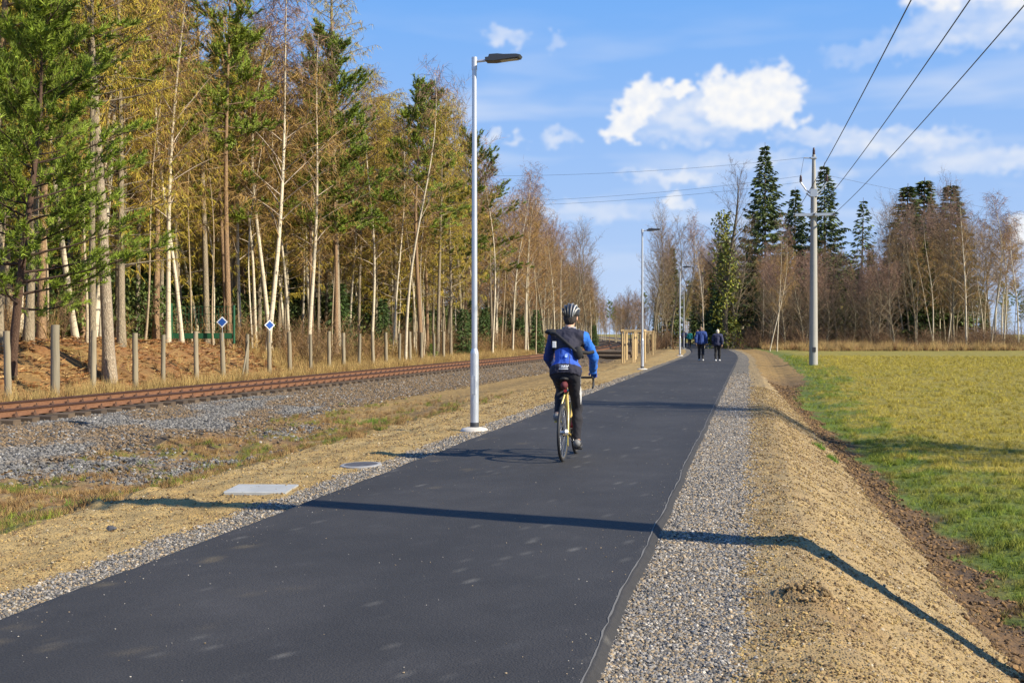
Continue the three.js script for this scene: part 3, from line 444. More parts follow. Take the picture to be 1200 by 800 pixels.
const BARKOF = { birch: BARK.birch, pole: BARK.birch, larch: BARK.larch, bare: BARK.larch, pine: BARK.larch, spruce: BARK.larch };
const NAMEOF = { birch: 'birch_tree', pole: 'young_birch', larch: 'larch_tree', bare: 'bare_tree', pine: 'pine_tree', spruce: 'spruce_tree' };
const protos = new Map();
function plant(kind, variant, L, d, H, label, grp, { yaw = 0, wide = 1, sink = 0.05, tilt = 0, made } = {}) {
  const k = made ?? KIND[kind][variant % KIND[kind].length];
  let g;
  const key = made ?? kind + (variant % KIND[kind].length);
  if (!protos.has(key)) {
    g = group(NAMEOF[kind], label, 'tree', grp);
    part('trunk', k.trunk, BARKOF[kind], g); part('crown', k.crown, kind === 'pine' || kind === 'spruce' ? needleMat : twigMat, g); protos.set(key, g);
  } else { g = protos.get(key).clone(); g.name = numbered(NAMEOF[kind]); g.userData = {}; tag(g, label, 'tree', grp); scene.add(g); }
  const s = H / k.H; g.scale.set(s * wide, s, s * wide); g.rotation.set(0, yaw, tilt); g.position.copy(at(L, d, ground(L, d) - sink)); return g;
}
// --- trees that stand out in the wood beyond the railway
const crooked = pineKind(61, 10, { r0: 0.14, from: 0.2, nb: 66, puffs: 28, blades: 42, bladeW: 0.026, reach: 3.9, lean: [-0.03, 0.05], bow: -0.9, barkColor: [0.17, 0.1, 0.065], green: [0.165, 0.225, 0.014] });
plant('pine', 0, 19.2, 29.6, 9.6, 'pine with crooked dark trunk and drooping green boughs behind the fence posts', undefined, { made: crooked, yaw: 2.2 });
plant('pine', 0, 25.5, 41, 13.5, 'bushy green pine standing deeper in the wood behind the crooked pine', undefined, { made: pineKind(62, 13, { from: 0.2, nb: 60, puffs: 20, reach: 3.3 }), yaw: 1 });
plant('pine', 0, 24, 36, 12.5, 'full green pine squeezed between the crooked pine and the thick leaning larch', undefined, { made: pineKind(66, 12, { from: 0.2, nb: 56, puffs: 18, reach: 2.6 }), yaw: 4 });
plant('larch', 0, 18.45, 33.4, 17.5, 'thick grey larch trunk leaning beside the wooden fence posts', undefined, { made: larchKind(63, 17.5, { r0: 0.19, from: 0.4, nb: 80, lean: [-0.035, 0.01], barkColor: [0.5, 0.41, 0.3] }), yaw: 0.3 });
plant('larch', 0, 18.9, 33.2, 15.5, 'thin larch growing right against the thick leaning larch', undefined, { made: larchKind(64, 15, { r0: 0.11, from: 0.5, nb: 50, lean: [-0.04, 0.03] }), yaw: 1.5 });
plant('birch', 2, 22.6, 52.4, 14.8, 'white forked birch with bare spreading limbs near the first blue diamond sign', undefined, { yaw: 0.5 });
plant('birch', 0, 22.0, 52.9, 14.2, 'white birch leaning out beside the forked birch', undefined, { yaw: 3.1, tilt: -0.04 });
plant('larch', 3, 24, 54.4, 20.5, 'very tall straight larch whose bare top rises above the birches', undefined, { made: larchKind(67, 20.5, { r0: 0.16, from: 0.7, nb: 46, len: undefined ?? ((t) => 2.2 * (1 - 0.8 * t)), twigColor: () => [0.22, 0.15, 0.08] }), yaw: 1.1 });
plant('pine', 0, 19.6, 57, 15.2, 'tall pine with a dense bright green crown above bare trunk', undefined, { made: pineKind(68, 15, { from: 0.4, nb: 50, puffs: 24, blades: 36, bladeW: 0.045, reach: 3.4, green: [0.15, 0.21, 0.016] }), yaw: 2 });
plant('larch', 1, 20.4, 59.5, 22, 'tallest golden larch with a wide conical crown behind the bright pine', undefined, { made: larchKind(69, 22, { r0: 0.2, from: 0.4, nb: 110, len: undefined ?? ((t) => 4.2 * (1 - 0.85 * t)) }), yaw: 2.6 });
plant('pine', 2, 18.8, 71, 15, 'pine with a long crown behind the tall steel lamp post', undefined, { made: pineKind(70, 15, { from: 0.4, nb: 54, puffs: 24, blades: 34, bladeW: 0.045, reach: 3.8, green: [0.14, 0.19, 0.016] }), yaw: 0.4 });
plant('pine', 1, 18.3, 79, 14, 'pine reaching a low green bough out from the edge of the wood', undefined, { made: pineKind(71, 14, { from: 0.34, nb: 50, puffs: 24, blades: 34, bladeW: 0.045, reach: 4.0, green: [0.14, 0.19, 0.016] }), yaw: 1.4 });
plant('birch', 5, 16.9, 59.6, 14.5, 'straight white birch standing alone right at the track edge', undefined, { yaw: 5 });
plant('birch', 3, 16.4, 78.4, 12.5, 'white birch with a kinked stem in front of the reddish thicket', undefined, { yaw: 2.2 });
for (const [L, d, h, v] of [[16.8, 92.6, 13.5, 0], [16.9, 94.5, 12.5, 4]]) plant('birch', v, L, d, h, 'pale birch rising out of the reddish bare thicket', 'birches in the reddish thicket', { yaw: d });
// --- the rest of the wood
const seenX = (L, d) => { const X = -0.982 * L + 0.189 * d, Z = 0.189 * L + 0.982 * d; return Z < 1 ? 9 : X / Z; };
{
  const r = rng(91), spots = [[19.2, 29.6], [25.5, 41], [18.45, 33.4], [22.3, 52.5], [24, 54.4], [19.6, 57], [20.4, 59.5], [18.8, 71], [18.3, 79]], count = {};
  const rows = [[20.4, 26, 26, 75, 86], [26, 44, 26, 80, 104], [17.6, 24, 62, 110, 48], [24, 42, 76, 120, 50], [17.2, 26, 98, 200, 95], [26, 40, 110, 190, 26]];
  const G = { birch: ['slender white birch with bare twigs in the wood beyond the railway', 'birches in the wood beyond the railway'], larch: ['golden larch with fine ochre twigs in the wood beyond the railway', 'larches in the wood beyond the railway'], bare: ['bare reddish brown tree in the wood beyond the railway', 'bare trees in the wood beyond the railway'], pine: ['green pine with high crown among the birches beyond the railway', 'pines in the wood beyond the railway'], spruce: ['small dark spruce growing under the trees beyond the railway', 'young spruces in the wood beyond the railway'], pole: ['thin whip of a young birch in the wood beyond the railway', 'young birches in the wood beyond the railway'] };
  for (const [l0, l1, d0, d1, n] of rows) for (let k = 0, t = 0; k < n && t < n * 40; t++) {
    const d = lerp(d0, d1, r()), l = lerp(l0, l1, Math.pow(r(), 1.2)), L = l + trackShift(d) * (d > 95 ? 1 : 0.6) + bend(d), x = seenX(L, d); if (x < -0.47 || x > 0.118) continue;
    if (spots.some(([a, b]) => Math.hypot(a - L, b - d) < (d < 80 ? 1.15 : 1.6))) continue; spots.push([L, d]);
    const q = r(); let kind = d < 72 && l > 26 ? (q < 0.14 ? 'birch' : q < 0.48 ? 'larch' : q < 0.7 ? 'pine' : q < 0.9 ? 'spruce' : 'pole') : d < 72 ? (q < 0.27 ? 'birch' : q < 0.56 ? 'larch' : q < 0.72 ? 'pine' : q < 0.77 ? 'spruce' : 'pole') : d < 105 ? (q < 0.26 ? 'birch' : q < 0.36 ? 'larch' : q < 0.72 ? 'bare' : q < 0.78 ? 'pine' : q < 0.84 ? 'spruce' : 'pole') : (q < 0.16 ? 'birch' : q < 0.9 ? 'bare' : 'spruce');
    if (x > 0.03 && (kind === 'pine' || kind === 'larch')) kind = 'bare';
    let H = kind === 'spruce' ? (l > 26 ? 4.5 + 5 * r() : 2.5 + 2.5 * r()) : kind === 'pole' ? 8.5 + 3.5 * r() : d < 62 ? 12.5 + 3.2 * r() : d < 80 ? 12.5 + 3 * r() : d < 105 ? 10.5 + 2.8 * r() : d < 140 ? 9.3 + 2.8 * r() : 7.6 + 2.6 * r();
    if (kind === 'larch' && d < 72) H += 1; let v = Math.floor(r() * 6); if (kind === 'spruce') v = 2; if (kind === 'bare') v = d < 122 ? (r() < 0.7 ? 0 : 3) : Math.floor(r() * 4); if (d < 50 && (kind === 'birch' || kind === 'larch' || kind === 'pine')) H += 2;
    const tilt = (r() - 0.5) * 0.09, zone = d < 41 ? 'behind the fence posts' : d < 50 ? 'behind the green mesh fence' : d < 62 ? 'on the bank past the diamond signs' : d < 76 ? 'behind the tallest steel lamp' : d < 95 ? 'at the reddish thicket' : d < 120 ? 'past the reddish thicket' : d < 150 ? 'along the far stretch of track' : 'at the far end of the wood';
    const depth = l < 22.5 ? 'at the wood edge' : l < 30 ? 'a few rows in' : 'deep inside', size = { birch: [11.8, 13.6], larch: [13.8, 15.4], bare: [10.4, 11.6], pine: [12.6, 14.2], spruce: [4.2, 6.5], pole: [9.6, 11] }[kind], sz = H < size[0] ? 'low' : H < size[1] ? 'middling' : 'tall', pose = Math.abs(tilt) > 0.026 ? 'leaning' : 'upright';
    const what = { birch: 'white birch', larch: 'golden larch', bare: 'bare brown tree', pine: 'high-crowned pine', spruce: 'dark spruce', pole: 'whip-thin birch' }[kind];
    plant(kind, v, L, d, H, `${sz} ${pose} ${what} ${zone}, ${depth}`, G[kind][1], { yaw: r() * 6.28, wide: 0.9 + 0.3 * r(), tilt }); k++; count[kind] = (count[kind] ?? 0) + 1;
  }
  for (let k = 0; k < 36; k++) { const d = 152 + 95 * r(), l = 6.3 + 3.6 * r(); plant(r() < 0.2 ? 'birch' : 'bare', Math.floor(r() * 4), l + bend(d), d, 5 + 2.2 * r(), 'small bare tree where the wood tapers down to the path end', 'trees where the wood tapers out', { yaw: r() * 6.28, wide: 1.1 }); }
}
// --- trees across the field and at the bend
const sp = spruceKind(81, 22, { whorls: 36, per: 8, reach: 5.4, sprays: 24, blades: 7 }), ivyTree = bareKind(82, 16, { r0: 0.3, from: 0.3, nb: 40, len: (t) => 4.2 * (1 - 0.5 * t), twigColor: () => [0.16, 0.11, 0.08], barkColor: [0.2, 0.17, 0.12] });
{ // ivy up the stem and the lower limbs
  const r = rng(83), b = new Buf(); for (let k = 0; k < 6500; k++) { const y = 0.3 + 12.6 * Math.pow(r(), 0.95), a = r() * 7, lump = n3(Math.cos(a) * 0.9, y * 0.45, Math.sin(a) * 0.9) + 0.6 * n3(Math.cos(a) * 2, y * 1.1 + 9, Math.sin(a) * 2); if (lump < -0.15 + 0.8 * r() * (0.4 + y / 16)) continue; const w = (1.9 - 0.08 * y) * (0.45 + 1.0 * lump), q = Math.sqrt(r()) * Math.max(0.25, w), c = r() < 0.65 ? [0.22, 0.22, 0.02] : [0.12, 0.155, 0.02]; b.leaf(V(Math.cos(a) * q, y + (r() - 0.5) * 0.6 - 0.12 * q, Math.sin(a) * q), unit(V(r() - 0.5, -0.5 * r(), r() - 0.5)), 0.3, 0.17, jit(c, r, 0.45), r); }
  const g = plant('bare', 0, 2.35, 119.6, 16.3, 'tall bare tree whose stem is cloaked in yellow green ivy by the bend', undefined, { made: ivyTree, yaw: 0.4 }); part('ivy', b.geo(), needleMat, g);
}
plant('spruce', 0, -1.7, 142.9, 23, 'tallest dark spruce next to the ivy clad tree', undefined, { made: sp, yaw: 1 });
plant('spruce', 0, -5.2, 152, 19, 'dark spruce partly hidden behind the concrete utility pole', undefined, { yaw: 2, made: spruceKind(84, 19, { reach: 4.6, sprays: 22 }) });
plant('spruce', 0, -8.6, 149.3, 21.5, 'broad dark spruce rising just past the utility pole', undefined, { yaw: 3, made: spruceKind(85, 21, { reach: 5.4, whorls: 34, per: 8, sprays: 22 }) });
plant('spruce', 0, -12.6, 147, 17, 'thin open spruce with sparse boughs above the pinkish thicket', undefined, { yaw: 4, made: spruceKind(86, 17, { reach: 4.0, whorls: 24, per: 5, sprays: 13 }) });
for (const [L, d, h, t] of [[-15.9, 133.4, 17, 'slim dark conifer at the near side of the conifer trio above the birches'], [-18.8, 141, 18.5, 'rounded dark conifer crowning the trio above the birches'], [-20.8, 138.4, 17.5, 'pointed dark conifer on the far side of the conifer trio']]) plant('spruce', 1, L, d, h, t, undefined, { yaw: d, wide: 1.7 });
plant('birch', 1, -1.5, 99.5, 9.6, 'slanting white birch of the close pair at the field corner', undefined, { yaw: 0, tilt: -0.09, wide: 0.8 });
plant('birch', 4, -2.1, 100.3, 10.6, 'upright white birch of the close pair at the field corner', undefined, { yaw: 2, tilt: -0.03, wide: 0.8 });
plant('birch', 0, 4.4, 122, 13, 'pale leaning birch trunk beside the ivy clad tree', undefined, { yaw: 2, tilt: -0.06, wide: 0.8 });
plant('birch', 2, -18.9, 115.6, 13.2, 'tall white birch with wide bare crown at the field edge', undefined, { yaw: 1 });
plant('birch', 0, -16.4, 118, 12, 'white birch standing straight behind the slanting birch stem', undefined, { yaw: 2.5 });
plant('birch', 4, -16.2, 115.2, 10.5, 'birch with a strongly slanting bare white stem at the field edge', undefined, { yaw: 0, tilt: 0.2, wide: 0.6 });
plant('birch', 5, -22.9, 124.5, 11.5, 'thin white birch at the outer end of the field wood', undefined, { yaw: 4, wide: 1.3 });
{
  const r = rng(95), spots = [];
  const zones = [[-1, -13, 112, 128, 24, 5.8, 8.4, [0, 1, 0]], [-13, -24.5, 119, 134, 30, 10, 14, [0.4, 0.55, 0.05]], [10, 1, 122, 175, 34, 9, 14, [0.12, 0.7, 0.18]], [0, -14, 128, 146, 14, 7, 10.5, [0.1, 0.5, 0.4]]];
  zones.forEach(([la, lb, d0, d1, n, h0, h1, mixq], zi) => { for (let k = 0, t = 0; k < n && t < n * 30; t++) {
    const L = lerp(la, lb, r()), d = lerp(d0, d1, r()); if (Math.abs(L - bend(d) - 2.3) < 2.6) continue; if (spots.some(([a, b]) => Math.hypot(a - L, b - d) < 1.2)) continue; spots.push([L, d]);
    const q = r(), kind = q < mixq[0] ? 'birch' : q < mixq[0] + mixq[1] ? 'bare' : 'spruce', H = lerp(h0, h1, r());
    const name = kind === 'birch' ? ['', 'slender birch in the dense wood across the field', 'slender birch beside the bend of the cycle path', 'slender birch in the shade behind the ivy clad tree'][zi] : kind === 'bare' ? ['bare pinkish brown tree in the low thicket behind the utility pole', 'bare brown tree in the dense wood across the field', 'bare brown tree beside the bend of the cycle path', 'bare tree in the shade behind the ivy clad tree'][zi] : ['', 'dark spruce inside the wood across the field', 'dark spruce beside the bend of the cycle path', 'dark spruce in the shade behind the ivy clad tree'][zi];
    const tl = (r() - 0.5) * 0.1, words = `${H < lerp(h0, h1, 0.34) ? 'low' : H < lerp(h0, h1, 0.67) ? 'middling' : 'tall'} ${Math.abs(tl) > 0.028 ? 'leaning' : 'upright'} `, depth = (d - d0) / (d1 - d0) < 0.4 ? ', front row' : (d - d0) / (d1 - d0) < 0.7 ? ', middle rows' : ', back row';
    plant(kind, kind === 'spruce' ? 1 : kind === 'bare' && zi === 0 ? 4 : kind === 'bare' ? 1 + Math.floor(r() * 3) : Math.floor(r() * 6), L, d, H, words + name + depth, ['thicket behind the utility pole', 'wood across the field', 'trees at the bend', 'trees behind the ivy clad tree'][zi], { yaw: r() * 6.28, wide: 0.85 + 0.4 * r(), tilt: tl }); k++;
  } });
}
plant('bare', 0, 8.8, 166, 14.5, 'rounded bare tree standing over the far bend of the path', undefined, { yaw: 1, wide: 1.2 });
// a bare tree beyond the picture, whose crown throws the streaky shade across the path
plant('bare', 2, -15.5, 20.6, 13.5, 'bare tree out in the field whose crown shades the path', undefined, { yaw: 2, made: bareKind(99, 13.5, { nb: 60, subs: 12, twigs: 9, r0: 0.3, from: 0.3, twigW: 0.02, subR: 2 }) });
// --- the deep wood that reads as one mass
{
  const r = rng(97), g = group('woodland', 'dense mass of far trees closing the view behind the nearer trunks', undefined, undefined, 'stuff'), lists = new Map();
  const add = (key, k, bark, leaf, L, d, H) => { if (!lists.has(key)) lists.set(key, [k, bark, leaf, []]); lists.get(key)[3].push([L, d, H / k.H]); };
  const put = (L, d, H) => { const q = r(); const kind = q < 0.12 ? 'birch' : q < 0.38 ? 'larch' : q < 0.68 ? 'pine' : q < 0.86 ? 'spruce' : 'bare', v = Math.floor(r() * KIND[kind].length), k = KIND[kind][kind === 'spruce' ? 1 : v]; add(kind + v, k, BARKOF[kind], kind === 'pine' || kind === 'spruce' ? needleMat : twigMat, L, d, H); };
  for (let k = 0; k < 900; k++) { const d = 30 + 210 * r(), l = 40 + 60 * r(); if (seenX(l + bend(d), d) < -0.5) continue; put(l + bend(d), d, 12 + 4.5 * r()); }
  for (let k = 0; k < 220; k++) { const d = 190 + 170 * r(), l = 9 + 55 * r(); put(l + bend(d), d, 6.5 + 3 * r()); }
  for (let k = 0; k < 420; k++) { const d = 165 + 200 * r(), L = 26 - 130 * r(); if (L - bend(d) - 2.3 > -5) continue; if (L < -24 && d < 300) continue; put(L, d, 9 + 5 * r()); }
  const m4 = new THREE.Matrix4(), q4 = new THREE.Quaternion(), up = V(0, 1, 0);
  for (const [k, bark, leaf, list] of lists.values()) for (const [geo, m, nm] of [[k.trunk, bark, 'trunk'], [k.crown, leaf, 'crown']]) { const im = new THREE.InstancedMesh(geo, m, list.length); im.name = nm; im.castShadow = im.receiveShadow = true; im.userData.kind = 'stuff'; list.forEach(([L, d, s], i) => im.setMatrixAt(i, m4.compose(at(L, d, ground(L, d) - 0.1), q4.setFromAxisAngle(up, i * 2.4), V(s, s, s)))); g.add(im); }
}
// --- brush under the trees
{
  const brush = (seed, col, n = 90, h = 1.3) => { const r = rng(seed), b = new Buf(); for (let k = 0; k < 9; k++) { const a = r() * 7, pts = limb(r, V(0, 0, 0), unit(V(Math.cos(a) * 0.5, 1, Math.sin(a) * 0.5)), h * (0.5 + 0.7 * r()), 0.1, 4, 0.3); b.tube(pts, [0.012, 0.01, 0.008, 0.005, 0.003], 3, jit(col, r)); for (let j = 0; j < n / 9; j++) { b.blade(along(pts, 0.2 + 0.8 * r()), unit(V(r() - 0.5, r() * 0.7, r() - 0.5)), 0.3 + 0.4 * r(), 0.013, jit(col, r), r); } } return b.geo(); };
  const leafy = (seed, col) => { const r = rng(seed), b = new Buf(); for (let k = 0; k < 900; k++) { const a = r() * 7, y = r() * 1.3, q = 0.7 * Math.sqrt(r()) * (1.2 - y * 0.6) * (0.7 + 0.6 * n3(Math.cos(a), y * 2, Math.sin(a) + seed)); b.leaf(V(Math.cos(a) * q, y, Math.sin(a) * q), unit(V(r() - 0.5, r() - 0.2, r() - 0.5)), 0.085, 0.045, jit(col, r, 0.4), r); } return b.geo(); };
  const r = rng(98), list = []; for (let k = 0; k < 2600; k++) { const d = 30 + 130 * Math.pow(r(), 1.2), l = 18.2 + trackShift(d) * 0.8 + (d < 45 ? 3 : 0) + 24 * Math.pow(r(), 1.3), L = l + bend(d); if (seenX(L, d) < -0.46) continue; if (d > 36 && d < 47 && l < 23.5) continue; list.push([-L, ground(L, d), -d, 0.4 + 0.9 * r(), r() * 7, 0, mul3([1, 1, 1], 0.5 + 0.6 * r())]); }
  scatter('undergrowth', 'tangled brown brush growing under the trees beyond the railway', [brush(1, [0.3, 0.17, 0.07]), brush(2, [0.24, 0.15, 0.07], 120, 1.7), brush(3, [0.34, 0.22, 0.07], 80, 1.1)], twigMat, list);
  const gl = []; for (let k = 0; k < 900; k++) { const d = 40 + 95 * r(), l = 24 + trackShift(d) + 26 * r(), L = l + bend(d); gl.push([-L, ground(L, d) + 0.1, -d, 1 + 1.6 * r(), r() * 7, 0, mul3([1, 1, 1], 0.6 + 0.6 * r())]); }
  scatter('green_undergrowth', 'dull green bushes in the shade deep between the trunks', [leafy(4, [0.075, 0.115, 0.018]), leafy(5, [0.11, 0.13, 0.02])], needleMat, gl);
  const b2 = []; for (let k = 0; k < 700; k++) { const L = 10 - 36 * r(), d = 112 + 34 * r(); if (Math.abs(L - bend(d) - 2.3) < 3) continue; b2.push([-L, ground(L, d), -d, 0.6 + 1.0 * r(), r() * 7, 0, mul3([0.9, 1, 1], 0.45 + 0.45 * r())]); }
  scatter('field_wood_brush', 'brown brush under the wood across the field', [brush(6, [0.3, 0.16, 0.08]), brush(7, [0.26, 0.14, 0.07], 120, 1.6)], twigMat, b2);
  const bu = group('green_bush', 'small bright green bush beside the track', 'bush'); part('foliage', leafy(9, [0.13, 0.22, 0.02]), needleMat, bu); bu.scale.setScalar(0.75); bu.position.copy(at(17.2, 66, ground(17.2, 66)));
}
// ------------------------------------------------------------------ the railway
{
  const rustMat = mat({ color: C(0.21, 0.105, 0.055), map: rep(T.rust, 1, 1.5), bumpMap: T.rust, bumpScale: 0.004, roughness: 0.75, metalness: 0.15 }), headMat = mat({ color: C(0.085, 0.045, 0.033), map: rep(T.rust, 1, 1.5), roughness: 0.55, metalness: 0.35 }), sleeperMats = [0, 1, 2].map((k) => mat({ color: C(...[[0.10, 0.07, 0.045], [0.075, 0.055, 0.04], [0.125, 0.09, 0.06]][k]), map: rep(T.wood, 1, 1) })), ironMat = mat({ color: C(0.11, 0.058, 0.036), roughness: 0.8, metalness: 0.2 });
  const g = group('railway_track', 'rusty single railway track on dark sleepers', 'railway');
  const cl = (d) => 14.65 + trackShift(d) + bend(d), prof = [[-0.062, 0], [0.062, 0], [0.062, 0.012], [0.012, 0.03], [0.010, 0.1], [0.034, 0.112], [0.034, 0.145], [0.026, 0.152], [-0.026, 0.152], [-0.034, 0.145], [-0.034, 0.112], [-0.010, 0.1], [-0.012, 0.03], [-0.062, 0.012]];
  for (const side of [-0.75, 0.75]) {
    let whole; for (const head of [false, true]) { const p = [], u = [], idx = [], ds = []; for (let d = 4; d < 230; d += 1 + d * 0.012) ds.push(d);
    for (let k = 0; k < prof.length; k++) { if ((k >= 4 && k <= 10) !== head) continue; const a = prof[k], b = prof[(k + 1) % prof.length]; const base = p.length / 3; ds.forEach((d) => { for (const q of [a, b]) { p.push(-(cl(d) + side + q[0]), -0.09 + q[1], -d); u.push(q[1] * 3 + q[0], d); } }); for (let j = 0; j < ds.length - 1; j++) { const s = base + j * 2; idx.push(s, s + 1, s + 2, s + 1, s + 3, s + 2); } }
    const rg = new THREE.BufferGeometry(); rg.setAttribute('position', new THREE.Float32BufferAttribute(p, 3)); rg.setAttribute('uv', new THREE.Float32BufferAttribute(u, 2)); rg.setIndex(idx); rg.computeVertexNormals(); if (head) part('rail_head', rg, headMat, whole); else whole = part('rail', rg, rustMat, g); }
  }
  const sg = boxGeo(2.55, 0.15, 0.25, 0, 0, 0, 0.015), pg = merge([boxGeo(0.3, 0.02, 0.16, 0, 0.01, 0), boxGeo(0.05, 0.05, 0.1, -0.09, 0.04, 0), boxGeo(0.05, 0.05, 0.1, 0.09, 0.04, 0), new THREE.CylinderGeometry(0.014, 0.014, 0.09, 6).translate(-0.11, 0.06, 0.0), new THREE.CylinderGeometry(0.014, 0.014, 0.09, 6).translate(0.11, 0.06, 0.0)]);
  const r = rng(200); let n = 0;
  for (let d = 16; d < 160; d += 0.6) {
    const s = part('sleeper', sg, sleeperMats[n % 3], g); s.position.copy(at(cl(d), d, -0.18 + (r() - 0.5) * 0.015)); s.rotation.y = 0.028 * (d < 75 ? 1 : 0) + (r() - 0.5) * 0.02;
    if (d < 78) for (const side of [-0.75, 0.75]) { const q = part('baseplate', pg, ironMat, s); q.position.set(-side, 0.074, 0); }
    n++;
  }
}
// ------------------------------------------------------------------ posts and signs along the track
const postWood = [0, 1, 2].map((k) => mat({ color: C(...[[0.32, 0.275, 0.19], [0.28, 0.245, 0.175], [0.35, 0.3, 0.21]][k]), map: rep(T.wood, 1, 0.6), bumpMap: rep(T.wood, 1, 0.6), bumpScale: 0.01 }));
const blueMat = mat({ color: C(0.02, 0.09, 0.36), roughness: 0.4 }), signWhite = mat({ color: C(0.8, 0.8, 0.78), roughness: 0.45 });
{
  const r = rng(210), postG = (h, w) => { const g = new Buf(); const n = 7, pts = [], rad = []; for (let k = 0; k <= n; k++) { const t = k / n; pts.push(V((r() - 0.5) * 0.012, t * h - 0.1, (r() - 0.5) * 0.012)); rad.push(w * (1 - 0.12 * t)); } g.tube(pts, rad, 7, [1, 1, 1], true, 0.6); return g.geo(); };
  const gs = [postG(1.8, 0.09), postG(1.75, 0.075), postG(1.85, 0.085)];
  const rowL = (d) => 17.75 + trackShift(d) + bend(d);
  let n = 0, wide = postG(2.0, 0.125);
  for (let d = 27; d < 66; d += 1.93) {
    const special = n === 1, m = single('fence_post', special ? wide : gs[n % 3], postWood[n % 3], special ? 'thickest weathered post of the old fence, taller than its neighbours' : 'weathered grey fence post standing behind the railway track', 'post', special ? undefined : 'old fence posts behind the track');
    const L = rowL(d) + (r() - 0.5) * 0.15, dd = d + (r() - 0.5) * 0.25; m.position.copy(at(L, dd, ground(L, dd) - 0.02)); m.rotation.set((r() - 0.5) * 0.06, r() * 3, (r() - 0.5) * 0.07); n++;
    if (n === 8) { const b = single('leaning_rail', tubeGeo([V(0, 0, 0), V(0.02, 1.6, 0.02)], 0.035, 6), postWood[1], 'thin pole leaning against a fence post', 'pole'); b.position.copy(at(L - 0.1, dd + 0.1 - 0.75, ground(L, dd) - 0.05)); b.rotation.set(-0.45, 0, 0.03); }
  }
  const diamond = (L, d, y, turn, label) => {
    const g = group('diamond_sign', label, 'sign'), plate = new THREE.BoxGeometry(0.27, 0.27, 0.012), face = new THREE.BoxGeometry(0.2, 0.2, 0.006);
    const a = part('border_plate', plate, signWhite, g); a.rotation.z = Math.PI / 4; a.position.y = 0.28; const f = part('blue_face', face, blueMat, g); f.rotation.z = Math.PI / 4; f.position.set(0, 0.28, 0.011);
    part('bracket', tubeGeo([V(0, -0.35, -0.02), V(0, 0.28, -0.02)], 0.016, 6), mat({ color: C(0.3, 0.3, 0.3), metalness: 0.6, roughness: 0.5 }), g);
    g.position.copy(at(L, d, y)); g.rotation.set(-0.06, turn, 0.02);
  };
  diamond(17.15, 38.35, 1.58, 0.15, 'blue diamond sign with wide white border beside the green fence');
  diamond(17.0, 42.1, 1.50, 0.55, 'blue diamond sign with thin white border farther along the posts');
}
// green mesh fence on top of the bank
{
  const green = mat({ color: C(0.01, 0.085, 0.035), roughness: 0.6 }), g = group('mesh_fence', 'green welded mesh fence panel with thick post on the litter bank', 'fence'), b = [];
  for (let k = 0; k <= 18; k++) b.push([V(k * 0.13, 0.3, 0), V(k * 0.13, 1.25, 0)]);
  part('post', tubeGeo([V(-0.1, -0.2, 0), V(-0.1, 1.38, 0)], 0.11, 10), green, g);
  part('post', tubeGeo([V(2.42, -0.2, 0), V(2.42, 1.3, 0)], 0.05, 8), green, g);
  for (const [p, q] of b) part('wire_bar', tubeGeo([p, q], 0.007, 4, false), green, g);
  for (const y of [0.3, 0.62, 0.95, 1.25]) part('cross_wire', tubeGeo([V(0, y, 0.008), V(2.37, y, 0.008)], 0.009, 4, false), green, g);
  part('kick_board', boxGeo(2.36, 0.22, 0.03, 1.18, 0.1, 0), green, g);
  g.position.copy(at(22.3, 45.2, 1.28)); g.rotation.y = 0.19;
}
